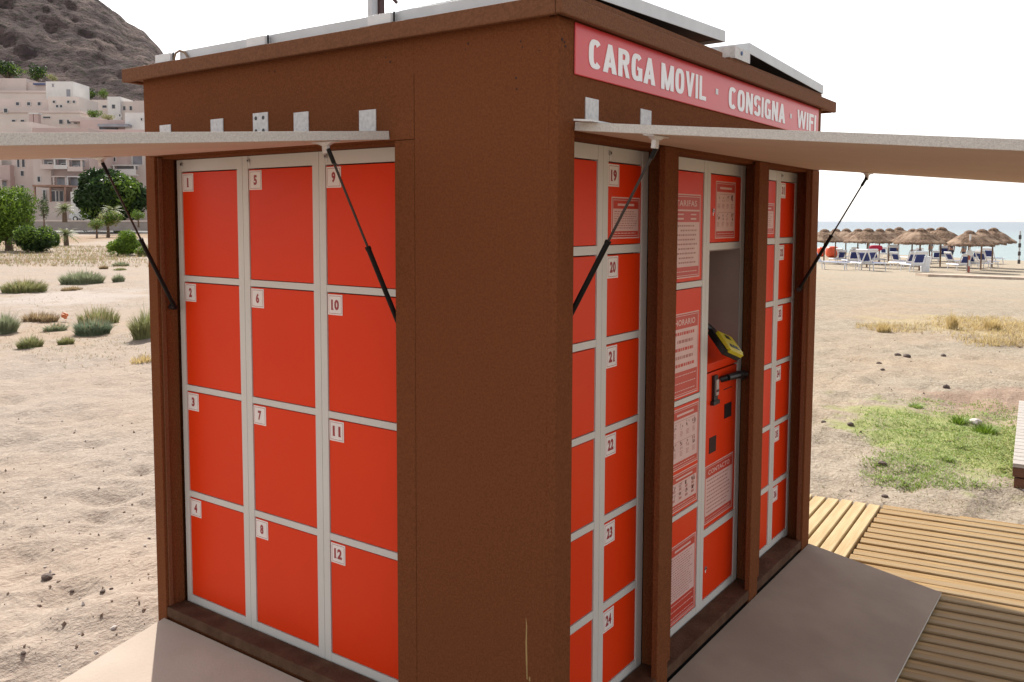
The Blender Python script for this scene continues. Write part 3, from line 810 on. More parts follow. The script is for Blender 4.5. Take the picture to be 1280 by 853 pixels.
# thin red triangle on the back wall of the niche, top left
q = MB(); q.add([(d0+.001, 1.4515, NR-.004), (d1-.001, 1.4515, NR-.004), (d1-.001, 1.4515, NR-.22), (d0+.001, 1.4515, NR-.22), (d0+.001, 1.36, NR-.24), (d0+.001, 1.40, NR-.02)],
                [(0, 3, 4, 5)], 0, FR); q.v = []; q.f = []; q.m = []
q.add([(d0+.006, 1.4505, NR-.247), (d1-.10, 1.4505, NR-.247), (d0+.006, 1.30, NR-.247), (d0+.006, 1.4505, NR-.2485), (d1-.10, 1.4505, NR-.2485), (d0+.006, 1.30, NR-.2485)], [(0, 2, 1), (0, 1, 4, 3), (1, 2, 5, 4)], 0, FR); q.build('red_triangle', ORED, C2)
# front service panel with slots and pull handle
pn = door(C2, FR, d0, d1, .333, .969, NR); _w = WM[pn.name]; pn.name = 'service_panel'; WM[pn.name] = _w
q = MB()
q.box((1.315, .842, ni+.0005), (1.352, .952, ni+.012), 0, FR); q.box((1.322, .872, ni+.012), (1.346, .935, ni+.018), 1, FR)
q.box((1.303, .834, ni+.0005), (1.365, .850, ni+.016), 0, FR); q.box((1.322, .886, ni+.018), (1.346, .895, ni+.020), 0, FR)
q.build('hasp', [BLACKP, STEEL], pn)
q = MB(); q.path([(x, -(-0.0), 0) for x in (0, 0)], [0.001, .001], 3) if False else None
hp = [FR @ Vector(p) for p in ((1.395, .925, ni+.004), (1.405, .935, ni+.030), (1.49, .935, ni+.042), (1.575, .925, ni+.038), (1.60, .905, ni+.02))]
q.path(hp, [.013, .014, .016, .016, .012], 10, 0); q.build('handle', BLACKP, pn)
MB().box((1.452, .752, ni-.002), (1.525, .812, ni+.003), 0, FR).build('slot', BLACKP, pn)
MB().box((1.300, .636, ni-.002), (1.368, .700, ni+.002), 0, FR).build('slot', GAP, pn)
MB().box((1.44, .873, ni-.002), (1.53, .877, ni+.0007), 0, FR).build('slot', GAP, pn)
poster(pn, FR, 1.262, 1.560, .352, .590, ni, 'CONTACTO', .17, .09, 9, 'text', label='CONTACTO notice')

# card terminal on the console: thing of its own
T = thing('card_terminal', 'black and yellow card payment terminal on the sloping red console', 'card reader', (1.40, .02, 1.06))
a = Vector((1, 0, 0)); 
Mt = Matrix.Translation((1.345, .045, 1.082)) @ Matrix.Scale(.58, 4) @ Matrix.Rotation(R(-14), 4, 'Z') @ Matrix.Rotation(R(20), 4, 'Y') @ Matrix.Rotation(R(40), 4, 'X')
q = MB(); q.box((-.105, -.095, -.05), (.085, .12, -.004), 0, Mt); q.build('body', BLACKP, T, bevel=.003)
q = MB(); q.box((-.095, -.085, -.003), (.08, .075, .022), 0, Mt); q.box((-.085, -.105, -.012), (.07, -.082, .018), 0, Mt); fc = q.build('cover', YEL, T, bevel=.002)
q = MB(); q.box((-.035, .02, .0225), (.02, .055, .024), 0, Mt); q.box((-.06, -.07, .0225), (.05, -.052, .024), 0, Mt)
for k_ in range(3): q.box((-.05+.035*k_, -.05, .0225), (-.03+.035*k_, -.035, .024), 0, Mt)
q.build('keypad', BLACKP, T)
q = MB(); q.path([Mt @ Vector(p) for p in ((-.05, .12, -.02), (-.12, .2, -.02), (-.15, .24, -.10))], [.012, .012, .01], 8); q.build('cable', BLACKP, T)

# ================================================================== ON THE ROOF
def panel(label, p0, p1, depth_, zslope, th=.04):
    """photovoltaic panel; front bottom edge from p0 to p1, reaching back along +Y"""
    T_ = thing('solar_panel', label, 'solar panel', ((p0[0]+p1[0])/2, p0[1]+.3, 2.15), 0, 'solar panels on the kiosk roof')
    X = (Vector(p1)-Vector(p0)); L_ = X.length; X.normalize(); Yv = Vector((0, cos(zslope), sin(zslope))); Z = X.cross(Yv).normalized(); Yv = Z.cross(X)
    M = Matrix(((X.x, Yv.x, Z.x, p0[0]), (X.y, Yv.y, Z.y, p0[1]), (X.z, Yv.z, Z.z, p0[2]), (0, 0, 0, 1)))
    q = MB(); f = .03
    q.box((0, 0, 0), (L_, .003, th), 0, M); q.box((0, depth_-.003, 0), (L_, depth_, th), 0, M)
    q.box((0, .003, 0), (.003, depth_-.003, th), 0, M); q.box((L_-.003, .003, 0), (L_, depth_-.003, th), 0, M)
    q.build('frame', ALU, T_)
    MB().box((.004, .004, th*.5), (L_-.004, depth_-.004, th*.9), 0, M).build('glass', PVGLASS, T_)
    MB().box((.004, .004, th*.3), (L_-.004, depth_-.004, th*.49), 0, M).build('backing', DARKUND, T_)
    for x in (.1, L_-.2):
        b = M @ Vector((x, .25, 0)); b2 = M @ Vector((x, depth_-.1, 0))
        MB().box((b.x, b.y, 2.1505), (b.x+.04, b.y+.03, b.z-.0005)).build('bracket', DARKUND, T_)
        MB().box((b.x, b2.y, 2.1505), (b.x+.04, b2.y+.03, b2.z-.0005)).build('bracket', DARKUND, T_)
    return T_
panel('silver framed solar panel at the near roof corner, above the word CARGA', (.07, .0, 2.183), (1.134, 0, 2.222), .85, R(-1))
panel('silver framed solar panel at the far end of the roof, sloping down above CONSIGNA', (1.376, 0, 2.2195), (2.366, 0, 2.180), .85, R(0))
# end clamp of the second panel
q = MB(); q.box((1.215, -.005, 2.178), (1.372, .06, 2.222)); q.tube((1.28, -.006, 2.203), (1.28, -.009, 2.203), .008, None, 8, 1)
o = q.build('panel_clamp', [BRACK, mat('blue_cap', (.05, .10, .3), rough=.4)]); centre_origin(o); tag(o, 'white clamp block with a blue spot at the end of the far roof panel', 'clamp')
# long aluminium rail along the left roof edge
T_ = thing('roof_rail', 'long pale aluminium rail lying along the left edge of the kiosk roof', 'rail', (.01, .85, 2.15))
MB().box((0, .07, 2.1505), (.03, 1.665, 2.1905)).build('rail', ALU, T_, bevel=.002)
for y in (1.70, 1.16, .585):
    q = MB(); q.box((-.024, y-.01, 2.1503), (-.001, y+.085, 2.184), 0); q.box((-.026, y-.03, 2.1503), (-.0, y+.12, 2.1545), 1); q.tube((-.012, y+.03, 2.1785), (-.012, y+.03, 2.184), .007, None, 8, 2)
    q.box((-.014, y-.014, 2.1503), (-.008, y-.0101, 2.188), 2)
    q.build('clamp', [WHITE, BROWN2, BLACKP], T_, bevel=.001)
q = MB(); q.path([(-.01, 1.69, 2.152), (-.012, 1.672, 2.182), (-.008, 1.65, 2.19), (-.006, 1.625, 2.182), (-.004, 1.60, 2.153)], [.004]*5, 7); q.build('conduit', mat('brown_conduit', (.30, .20, .13), rough=.7), T_)
# timber curb carrying the front panels
for a_, b_, h_ in ((.02, 1.12, 2.183), (1.19, 2.36, 2.178)):
    kbox('roof_curb', (a_, .004, 2.1402), (b_, .034, h_), BROWN2, .002)
# mast
T_ = thing('roof_mast', 'short grey metal mast with a bracket standing on the kiosk roof', 'mast', (.331, 1.0, 2.14))
q = MB(); q.box((.33, 1.0, 2.14), (.36, 1.02, 2.75)); q.build('pole', ALU, T_)
q = MB(); q.box((.362, .99, 2.28), (.385, 1.03, 2.45), 0); q.path([(.385, 1.0, 2.385), (.41, .98, 2.375), (.43, .97, 2.355)], [.006]*3, 6); q.build('bracket', mat('rusty_bracket', (.10, .05, .045), rough=.6), T_)

# ================================================================== BOARDWALK
BW = thing('boardwalk', 'golden timber slat boardwalk laid on the sand beside the kiosk', 'boardwalk', (2.5, -1, -.19))
zt = -.145
plank_me = {}
def plank(c0, c1, wd, mtl, zoff=0, th=.03):
    """board from c0 to c1 (centre line)"""
    a = Vector((c0[0], c0[1], 0)); b = Vector((c1[0], c1[1], 0)); L_ = (b-a).length; key = (round(L_, 3), round(wd, 3), mtl.name, rp.randint(0, 3))
    if key not in plank_me:
        bm = bmesh.new(); bmesh.ops.create_cube(bm, size=1)
        for v in bm.verts: v.co = Vector((v.co.x*wd, v.co.y*L_, v.co.z*th)) if mtl is PLANK else Vector((v.co.x*L_, v.co.y*wd, v.co.z*th))
        bmesh.ops.bevel(bm, geom=[e for e in bm.edges if e.calc_length() > L_*.9], offset=.004, segments=1, affect='EDGES')
        me = bpy.data.meshes.new('plank'); bm.to_mesh(me); bm.free(); me.materials.append(mtl); plank_me[key] = me
    o = bpy.data.objects.new('plank', plank_me[key]); col.objects.link(o); o.parent = BW
    d = b-a; an = math.atan2(d.y, d.x)-(pi/2 if mtl is PLANK else 0)
    m_ = (a+b)/2
    o.location = Vector((m_.x, m_.y, zt-th/2+zoff+rp.uniform(-.0015, .0015)))-Vector(BW.location)
    o.rotation_euler = (rp.uniform(-.002, .002), rp.uniform(-.004, .004), an+rp.uniform(-.0015, .0015))
    return o
PLV = [PLANK]+[PLANK]*0
# long planks, direction (.134,-.991)
dv = Vector((.134, -.991, 0)).normalized(); pv = Vector((dv.y, -dv.x, 0))*-1   # pv points to +X
x = 3.575
xs = []
for i in range(11): xs.append((x-.041, .077)); x -= .094
xs.append((x-.060, .120)); x -= .133
for i in range(26): xs.append((x-.039, .073)); x -= .0905
for xc, wd in xs:
    st = Vector((xc, -.085+.07*0, 0))
    y0 = -.088-(3.575-xc)*.052
    L_ = 3.9
    plank((xc, y0), (xc+dv.x*L_, y0+dv.y*L_), wd, PLANK)
# cross planks by the far corner of the kiosk
for i in range(9):
    c = -.030+i*.0785
    ax, ay = 3.545-rp.uniform(0, .015)-i*.008, c-.012
    L_ = 1.16
    plank((ax-L_, ay-L_*.05), (ax, ay), .066, PLANK2)
# bearers under the planks
for y in (-.35, -1.5, -2.7):
    q = MB(); q.box((.3, y-.035, -.21), (3.5-y*.134, y+.035, -.1765)); q.build('bearer', BRTIMB, BW)
for x in (2.6, 3.4):
    q = MB(); q.box((x-.035, -.06, -.21), (x+.035, .6, -.1765)); q.build('bearer', BRTIMB, BW)

# raised deck at the right edge
DK = thing('raised_deck', 'low raised deck of weathered planks with brown timber sides at the right edge', 'deck', (5.0, -1.4, -.16))
cn = gpt(1264.5, 612); far_ = W(1277, 530, 1)
cx, cy = cn.x, cn.y
da = R(4.5); ex = Vector((cos(da), sin(da), 0)); ey = Vector((sin(da), -cos(da), 0))
Mdk = Matrix(((ex.x, -ey.x, 0, cx), (ex.y, -ey.y, 0, cy), (0, 0, 1, 0), (0, 0, 0, 1)))
MB().box((0, -2.4, -.0), (.045, 0, .075-.08), 0, Mdk).v
q = MB(); q.box((0, -2.4, -.065), (.045, 0, -.005), 0, Mdk); q.build('side_board', BRTIMB, DK, bevel=.003)
q = MB(); q.box((.01, -2.39, -.16), (.05, -.01, -.075), 0, Mdk); q.build('side_board', BRTIMB, DK, bevel=.003)
q = MB(); q.box((.046, -.045, -.065), (2.3, 0, -.005), 0, Mdk); q.build('side_board', BRTIMB, DK, bevel=.003)
q = MB(); q.box((.051, -.05, -.16), (2.3, -.01, -.075), 0, Mdk); q.build('side_board', BRTIMB, DK, bevel=.003)
for i in range(21):
    q = MB(); q.box((.0+i*.11, -2.4, -.003), (.1+i*.11, .0, .022), 0, Mdk); q.build('plank', OLDWOOD, DK, bevel=.002)

# ================================================================== PLANTS
def blades(mb, c, n, rx, ry, h, lean=.5, wd=.006, mi=0, jitter=.35, seg=3, dirs=None):
    for _ in range(n):
        a = rs.uniform(0, 2*pi); r_ = math.sqrt(rs.uniform(0, 1))
        bx_, by_ = c[0]+cos(a)*r_*rx*.75, c[1]+sin(a)*r_*ry*.75
        bz = float(c[2])-.01
        hh = h*rs.uniform(1-jitter*1.6, 1+jitter*.3)*(1-.45*r_*r_)
        la = a+rs.uniform(-.8, .8); ln = lean*hh*(r_*.9+rs.uniform(0, .35))
        dx, dy = cos(la)*ln, sin(la)*ln
        w_ = wd*rs.uniform(.7, 1.3); px_, py_ = -sin(la+rs.uniform(-1, 1))*w_, cos(la)*w_
        vs_ = []; 
        for k_ in range(seg):
            t = k_/seg; cxx = bx_+dx*t*t; cyy = by_+dy*t*t; z_ = bz+hh*t; q_ = (1-t*.6)
            vs_ += [(cxx-px_*q_, cyy-py_*q_, z_), (cxx+px_*q_, cyy+py_*q_, z_)]
        vs_.append((bx_+dx, by_+dy, bz+hh))
        fs = [(2*k_, 2*k_+1, 2*k_+3, 2*k_+2) for k_ in range(seg-1)]+[(2*seg-2, 2*seg-1, 2*seg)]
        mb.add(vs_, fs, mi)
G_SAGE = leafmat('sage_green_blades', (.33, .35, .22), (.19, .22, .13))
G_DEEP = leafmat('blue_green_blades', (.25, .31, .21), (.13, .18, .11))
G_OLIVE = leafmat('olive_blades', (.33, .33, .15), (.20, .21, .09))
G_DRY = leafmat('dry_straw_blades', (.42, .32, .19), (.28, .20, .11))
G_STRAW = leafmat('golden_straw_blades', (.66, .53, .27), (.50, .38, .18))
G_LIME = leafmat('lime_leaves', (.22, .33, .035), (.09, .16, .018))
G_DARK = leafmat('dark_leaves', (.045, .085, .022), (.012, .028, .010))
G_MID = leafmat('mid_green_leaves', (.16, .25, .035), (.055, .10, .018))
G_PALM = leafmat('dusty_palm_leaves', (.22, .24, .10), (.09, .11, .05))
G_GRASS = leafmat('fresh_grass', (.37, .46, .13), (.20, .29, .07))

def tuft(name, label, cat, u, vb, wpx, hpx, m, dens=1, lean=.6, dry=None, group=None, ratio=.75):
    p = gpt(u, vb-1); D = depth(p); rx = wpx/2*D/FPX*1.05; h = hpx*.86*D/FPX
    base = p+FH*rx*ratio
    mb = MB(); n = int(620*dens)
    blades(mb, (base.x, base.y, base.z), n, rx, rx*ratio, h, lean, max(.003, .0011*D*.55), 0)
    # thin stalks sticking out on top
    blades(mb, (base.x, base.y, base.z), int(n*.12), rx*.9, rx*.7, h*1.35, .35, max(.002, .0006*D*.5), 1 if dry else 0)
    o = mb.build(name, [m, dry or m]); centre_origin(o)
    return tag(o, label, cat, group)
tuft('shrub', 'wide low grey-green mound shrub alone on the pale sand, left of the kiosk', 'shrub', 90, 357, 66, 20, G_SAGE, 2.4, .7)
tuft('shrub', 'yellow-green low shrub at the left edge, level with the wide mound shrub', 'shrub', 16, 367, 66, 21, G_OLIVE, 1.8, .8, G_DRY)
tuft('dry_tuft', 'small brownish dry tuft just in front of the wide mound shrub', 'plant', 83, 364, 32, 7, G_DRY, .6, .9)
tuft('shrub', 'small round grey-green tuft right of the wide mound shrub', 'shrub', 145, 354, 17, 12, G_SAGE, .7, .6)
tuft('shrub', 'flat far green tuft behind the small round one, near the kiosk edge', 'shrub', 147, 334, 24, 7, G_SAGE, .7, .8)
tuft('dry_tuft', 'flat straw-coloured tuft left of the far green tuft', 'plant', 127, 338, 14, 6, G_DRY, .4, .8)
tuft('dry_tuft', 'thin straw patch between the two small green tufts', 'plant', 146, 340, 20, 4, G_OLIVE, .4, .9)
tuft('shrub', 'large feathery blue-green bush with tall pale stalks in the left middle ground', 'shrub', 106, 421, 52, 26, G_DEEP, 1.9, .75, G_DRY)
tuft('tall_tuft', 'tall pale olive stalks standing behind the feathery blue-green bush', 'plant', 112, 409, 62, 31, G_OLIVE, .9, .35, G_DRY)
tuft('dry_tuft', 'low creeping green stems left of the feathery bush', 'plant', 62, 416, 34, 13, G_SAGE, .5, 1.2, G_DRY)
tuft('dry_tuft', 'tan dry twiggy tuft between the left edge bush and the feathery bush', 'plant', 36, 405, 40, 15, G_DRY, .5, .8)
tuft('dry_tuft', 'tan dry tuft touching the left side of the feathery bush', 'plant', 56, 405, 26, 16, G_DRY, .4, .7)
tuft('shrub', 'green bush cut off by the left edge of the photo', 'shrub', -4, 419, 38, 32, G_SAGE, 1.3, .6)
tuft('shrub', 'olive tuft in front at left, lowest of the group', 'shrub', 30, 436, 36, 19, G_OLIVE, 1.0, .7, G_SAGE)
tuft('dry_tuft', 'small yellow-green tuft below the feathery blue-green bush', 'plant', 78, 433, 24, 13, G_OLIVE, .5, .7, G_DRY)
tuft('tall_tuft', 'tall yellow-green bush close to the kiosk corner post', 'plant', 176, 426, 40, 46, G_OLIVE, 1.4, .5, G_SAGE)
tuft('dry_tuft', 'pale straw tuft on the sand just left of the kiosk wall', 'plant', 172, 456, 34, 16, G_STRAW, .22, .8)
# orange scrap in the bush
p = gpt(81, 402); q = MB(); s_ = .05
bmx = bmesh.new(); bmesh.ops.create_icosphere(bmx, subdivisions=2, radius=.055)
for v in bmx.verts: v.co = v.co*rs.uniform(.6, 1.25); 
me = bpy.data.meshes.new('litter'); bmx.to_mesh(me); bmx.free(); me.materials.append(mat('orange_plastic', (.70, .20, .07), rough=.6))
o = bpy.data.objects.new('litter', me); col.objects.link(o); o.location = (p.x, p.y, p.z+.10); tag(o, 'crumpled orange scrap caught beside the feathery bush', 'litter')

# grass stuff on the right
def scatter_grass(name, u0, u1, v0, v1, n, h, m, wd, thr, sc, lean=.8, m2=None, clump=None):
    mb = MB(); k_ = 0; t = 0
    while k_ < n and t < n*20:
        t += 1
        u = rs.uniform(u0, u1); v = rs.uniform(v0, v1)
        p = gpt_fast(u, v)
        if p is None: continue
        e = (2*(u-u0)/(u1-u0)-1)**2+(2*(v-v0)/(v1-v0)-1)**2
        if float(vnoise(np.array(p[0]*sc), np.array(p[1]*sc)))*1.0 - .45*e < thr+rs.uniform(-.26, .26): continue
        if p[0] < 3.56-p[1]*.134: continue
        hh = h*rs.uniform(.4, 1.2)
        blades(mb, (p[0], p[1], p[2]), 3, .03, .03, hh, lean, wd, 0 if (m2 is None or rs.uniform() < .7) else 1, .3, 2)
        k_ += 1
    o = mb.build(name, [m, m2 or m]); return o
def gpt_fast(u, v):
    r = ray(u, v); t = (CAM.z+.15)/-r.z
    for _ in range(6):
        x_, y_ = CAM.x+r.x*t, CAM.y+r.y*t
        t = (CAM.z-float(ground_base(x_, y_)))/-r.z
    x_, y_ = CAM.x+r.x*t, CAM.y+r.y*t
    return (x_, y_, float(ground_h(x_, y_)))
o = scatter_grass('grass', 1066, 1350, 498, 612, 12500, .034, G_GRASS, .0042, .14, 2.4, 1.4, G_GRASS); tag(o, 'patch of fresh green grass on the sand beyond the boardwalk', 'grass', kind='stuff')
o = scatter_grass('sparse_grass', 1015, 1330, 484, 640, 3600, .022, G_OLIVE, .0035, .16, 1.6, 1.5, G_DRY); tag(o, 'sparse yellowish grass round the green patch', 'grass', kind='stuff')
o = scatter_grass('dry_grass', 1070, 1420, 396, 432, 4200, .11, G_STRAW, .0042, .26, .9, .9, G_DRY); tag(o, 'band of golden dry grass in front of the beach', 'dry grass', kind='stuff')
o = scatter_grass('dry_grass', -60, 205, 308, 334, 3800, .20, G_DRY, .009, .05, .12, .6, G_OLIVE); tag(o, 'band of straw-coloured dry grass below the garden trees', 'dry grass', kind='stuff')
o = scatter_grass('weed_litter', -40, 200, 340, 470, 1500, .05, G_DRY, .0035, .30, .8, 1.1, G_SAGE); tag(o, 'thin dry weeds and stems scattered over the pale sand at left', 'dry weeds', kind='stuff')
tuft('golden_tuft', 'tallest upright golden grass tuft in the dry band on the right', 'plant', 1194, 414, 20, 26, G_STRAW, .5, .25)
tuft('golden_tuft', 'golden grass tuft at the left end of the dry band', 'plant', 1109, 417, 26, 15, G_STRAW, .5, .4)
tuft('golden_tuft', 'golden grass tuft at the right, near the photo edge', 'plant', 1247, 415, 30, 20, G_STRAW, .5, .4)
# leafy weeds in the green patch
for u, v, w_, h_, lb in ((1150, 512, 26, 8, 'deep green leafy weed at the top left of the grass patch'), (1206, 531, 34, 12, 'yellow-green leafy weed in the middle of the grass patch'), (1240, 545, 44, 16, 'broad yellow-green weed beside the raised deck'), (1188, 578, 20, 9, 'dark little weed at the lower left of the grass patch')):
    tuft('weed', lb, 'weed', u, v, w_, h_, G_LIME if 'yellow' in lb else G_GRASS, .35, 1.3)
# stones and dark clods
stone_m = mat('dark_clod', (.13, .09, .075), (.07, .05, .04), 30, .9)
stone_l = mat('pale_stone', (.55, .50, .46), (.42, .38, .35), 30, .9)
def stone(u, v, wpx, m, label, flat=.55):
    p = gpt(u, v); D = depth(p); r_ = wpx/2*D/FPX
    bm = bmesh.new(); bmesh.ops.create_icosphere(bm, subdivisions=2, radius=1)
    sd_ = rs.uniform(0, 9)
    for q_ in bm.verts:
        k_ = 1+.35*float(fbm(np.array(q_.co.x*1.5+sd_), np.array(q_.co.y*1.5+q_.co.z), 2))*2
        q_.co = Vector((q_.co.x*r_*k_, q_.co.y*r_*k_*.8, q_.co.z*r_*k_*flat))
    me = bpy.data.meshes.new('stone'); bm.to_mesh(me); bm.free(); me.materials.append(m)
    o = bpy.data.objects.new('stone', me); col.objects.link(o); o.location = (p.x, p.y, p.z+r_*flat*.35); o.rotation_euler = (0, 0, rs.uniform(0, 6))
    return tag(o, label, 'stone')
stone(1183, 486, 9, stone_m, 'dark clod alone on the brown earth above the grass patch', .7)
for a in ((59, 726, 17, stone_m, 'largest dark clod on the sand at lower left'), (66, 721, 6, stone_m, 'small dark stone touching the largest clod'), (90, 740, 6, stone_m, 'small dark stone below and right of the largest clod'),
          (108, 686, 5, stone_m, 'small dark stone, highest of those at lower left'), (129, 762, 8, stone_m, 'dark round stone left of the kiosk post'), (140, 757, 5, stone_m, 'tiny dark stone beside the round one'),
          (30, 838, 8, stone_m, 'dark stone nearest the bottom left corner'), (186, 671, 5, stone_m, 'tiny dark stone touching the kiosk post line'),
          (1122, 443, 8, stone_m, 'grey stone, left of the pair under the dry grass'), (1134, 445, 11, stone_m, 'grey stone, right of the pair under the dry grass'), (1099, 452, 7, stone_m, 'dark stone left of and below the grey pair'),
          (1179, 446, 8, stone_m, 'small flat stone right of the grey pair'), (1103, 464, 6, stone_m, 'small clod half way between grass patch and dry grass'), (1103, 583, 11, stone_m, 'flat clod on the sand left of the grass patch'),
          (1106, 620, 9, stone_m, 'flat clod on the sand just behind the boardwalk'), (1219, 527, 18, stone_l, 'pale flat stone among the weeds'), (1063, 530, 10, stone_m, 'dark clod left of the grass patch'), (1030, 523, 8, stone_m, 'dark crumbs beside the kiosk edge'),
          (143, 806, 8, stone_l, 'bright white pebble beside the lower left flap'), (56, 705, 4, stone_l, 'tiny white pebble above the largest clod'), (100, 813, 4, stone_l, 'tiny white pebble near the lower left flap')):
    stone(*a)
# pebbles: stuff
mb = MB()
for i in range(800):
    if i % 2: u = rs.uniform(-10, 196); v = 470+380*rs.uniform()**.8
    else: u = rs.uniform(1022, 1290); v = rs.uniform(425, 625)
    p = gpt_fast(u, v)
    if p[0] < 3.58-p[1]*.134 and p[0] > -.7 and p[1] < 1.9: continue
    r_ = .0018+.007*rs.uniform()**5*(1+.3*depth(p)/3)
    a_ = rs.uniform(0, 6, 3)
    M = Matrix.Translation((p[0], p[1], p[2]+r_*.3)) @ Euler(tuple(a_)).to_matrix().to_4x4()
    k_ = [rs.uniform(.6, 1.4) for _ in range(3)]
    mb.add([(r_*k_[0], 0, 0), (-r_, 0, 0), (0, r_*k_[1], 0), (0, -r_, 0), (0, 0, r_*k_[2]*.7), (0, 0, -r_*.7)], [(0, 2, 4), (2, 1, 4), (1, 3, 4), (3, 0, 4), (2, 0, 5), (1, 2, 5), (3, 1, 5), (0, 3, 5)], 0 if rs.uniform() < .75 else 1, M)
tag(mb.build('pebbles', [mat('brown_crumbs', (.27, .20, .15), (.18, .13, .10), 20, .9), stone_l]), 'small crumbs and pebbles scattered on the sand', 'pebbles', kind='stuff')

# leafy crowns ------------------------------------------------------
def crown(mb, c, rad3, n, ls, mi=0, blobs=9, seed=0, flat=.0, low=.0):
    """leaf quads gathered in clumps through an ellipsoid"""
    rg = np.random.RandomState(seed)
    C_ = []
    for i in range(blobs):
        d = rg.normal(size=3); d /= np.linalg.norm(d); d[2] = d[2]*.85+.08
        C_.append((d*rg.uniform(.35, .72), rg.uniform(.30, .50)))
    C_.append((np.array([0, 0, -.05]), .62))
    idx = rg.choice(len(C_), n, p=np.array([c_[1]**2 for c_ in C_])/sum(c_[1]**2 for c_ in C_))
    d = rg.normal(size=(n, 3)); d /= np.linalg.norm(d, axis=1)[:, None]
    r_ = rg.uniform(.62, 1.08, n)**1
    cc = np.array([C_[i][0] for i in idx]); rr_ = np.array([C_[i][1] for i in idx])
    P = cc+d*(rr_*r_)[:, None]
    P = P*np.array(rad3)+np.array(c)
    a = rg.normal(size=(n, 3)); a /= np.linalg.norm(a, axis=1)[:, None]
    nn = d*.6+a*.6
    t = np.cross(nn, rg.normal(size=(n, 3))); t /= np.linalg.norm(t, axis=1)[:, None]
    b = np.cross(nn, t); b /= np.linalg.norm(b, axis=1)[:, None]
    s1 = ls*rg.uniform(.6, 1.4, n)[:, None]
    V = np.stack([P-t*s1, P-b*s1*.45, P+t*s1, P+b*s1*.45], 1).reshape(-1, 3)
    k_ = len(mb.v)
    mb.v += [tuple(x) for x in V.tolist()]
    mb.f += [(k_+4*i, k_+4*i+1, k_+4*i+2, k_+4*i+3) for i in range(n)]
    mb.m += [mi]*n
def tree(name, label, cat, u, vb, wpx, hpx, m, n=2500, trunk=.3, core=True, D=None, group=None, seed=1, ls=None, m2=None):
    p = gpt(u, vb) if D is None else W(u, vb, D)
    D = depth(p); sc = D/FPX; H_ = hpx*sc; r_ = wpx*.5*sc
    T_ = thing(name, label, cat, tuple(p), 0, group)
    hc = H_*(1-trunk); c = (p.x, p.y, p.z+H_*trunk+hc*.5)
    mb = MB(); crown(mb, c, (r_, r_, hc*.52), n, ls or max(.03, r_*.075), 0, 11, seed)
    if m2: crown(mb, c, (r_*.97, r_*.97, hc*.5), n//3, ls or max(.03, r_*.075), 1, 11, seed+40)
    mb.build('crown', [m, m2 or m], T_)
    mb = MB(); tr = max(.04, r_*.10)
    pts = [Vector(p)+Vector((0, 0, -.1)), Vector(p)+Vector((tr*.4, 0, H_*trunk*.6)), Vector(p)+Vector((0, tr*.5, H_*trunk+hc*.3)), Vector(p)+Vector((tr, 0, H_*trunk+hc*.62))]
    mb.path(pts, [tr*1.3, tr, tr*.75, tr*.3], 8)
    for k_ in range(6):
        a = k_*1.05+seed; s0 = Vector(p)+Vector((0, 0, H_*trunk+hc*rs.uniform(.05, .35)))
        mb.path([s0, s0+Vector((cos(a)*r_*.35, sin(a)*r_*.35, hc*.18)), s0+Vector((cos(a)*r_*.62, sin(a)*r_*.62, hc*.26))], [tr*.5, tr*.35, tr*.12], 6)
    mb.build('trunk', BARK, T_, smooth=True)
    return T_
def bush(name, label, u, vb, wpx, hpx, m, n=1600, D=None, seed=1, ls=None, m2=None):
    p = gpt(u, vb) if D is None else W(u, vb, D)
    D = depth(p); sc = D/FPX; H_ = hpx*sc; r_ = wpx*.5*sc
    mb = MB(); cc = (p.x+FH.x*r_*.8, p.y+FH.y*r_*.8, p.z+H_*.45)
    crown(mb, cc, (r_, r_*.9, H_*.58), n, ls or max(.03, r_*.08), 0, 10, seed)
    if m2: crown(mb, cc, (r_, r_*.9, H_*.58), n//2, ls or max(.03, r_*.08), 1, 10, seed+7)
    o = mb.build(name, [m, m2 or m]); centre_origin(o); return tag(o, label, 'bush')
tree('garden_tree', 'big rounded bright green tree at the left edge', 'tree', 10, 314, 96, 97, G_MID, 15000, -.02, seed=2, m2=G_LIME, ls=.075)
bush('bush', 'dark dense bush under the big rounded tree at the left edge', 27, 317, 60, 40, G_DARK, 6500, seed=3, ls=.065, m2=G_MID)
bush('bush', 'small round dark green ball bush right of the big tree', 61, 310, 22, 20, G_MID, 1300, seed=4, ls=.07, m2=G_DARK)
bush('bush', 'bright lime green bush near the kiosk wall', 150, 320, 46, 30, G_LIME, 6500, seed=5, ls=.05, m2=G_MID)
bush('bush', 'low yellow-green bush partly behind the kiosk post', 176, 321, 24, 14, G_OLIVE, 1000, seed=6, ls=.06, m2=G_LIME)
tree('small_tree', 'small green tree squeezed behind the big left tree', 'tree', 55, 283, 17, 40, G_DARK, 1300, .15, seed=7, D=75, m2=G_MID)
tree('spreading_tree', 'huge dark spreading tree in front of the apartment blocks', 'tree', 144, 286, 92, 78, G_DARK, 17000, -.02, seed=8, D=105, ls=.28, m2=G_MID)
tree('umbrella_tree', 'small flat-topped tree with a thin trunk in the garden, centre left', 'tree', 135, 297, 38, 36, G_MID, 1700, .30, seed=9, m2=G_OLIVE)
tree('small_tree', 'small bushy tree on a short trunk in front of the flat-topped tree', 'tree', 121, 298, 24, 26, G_MID, 900, .35, seed=10, m2=G_OLIVE)
tree('small_tree', 'pale green small tree beside the kiosk wall behind the lime bush', 'tree', 173, 283, 20, 22, G_MID, 900, .25, seed=11, D=80, m2=G_LIME)
bush('bush', 'grey-green shrub on the right of the flat-topped tree', 150, 292, 20, 14, G_MID, 700, seed=12, ls=.09)
bush('bush', 'dark little shrub between the palms', 104, 291, 18, 18, G_DARK, 800, seed=13, ls=.09, m2=G_MID)
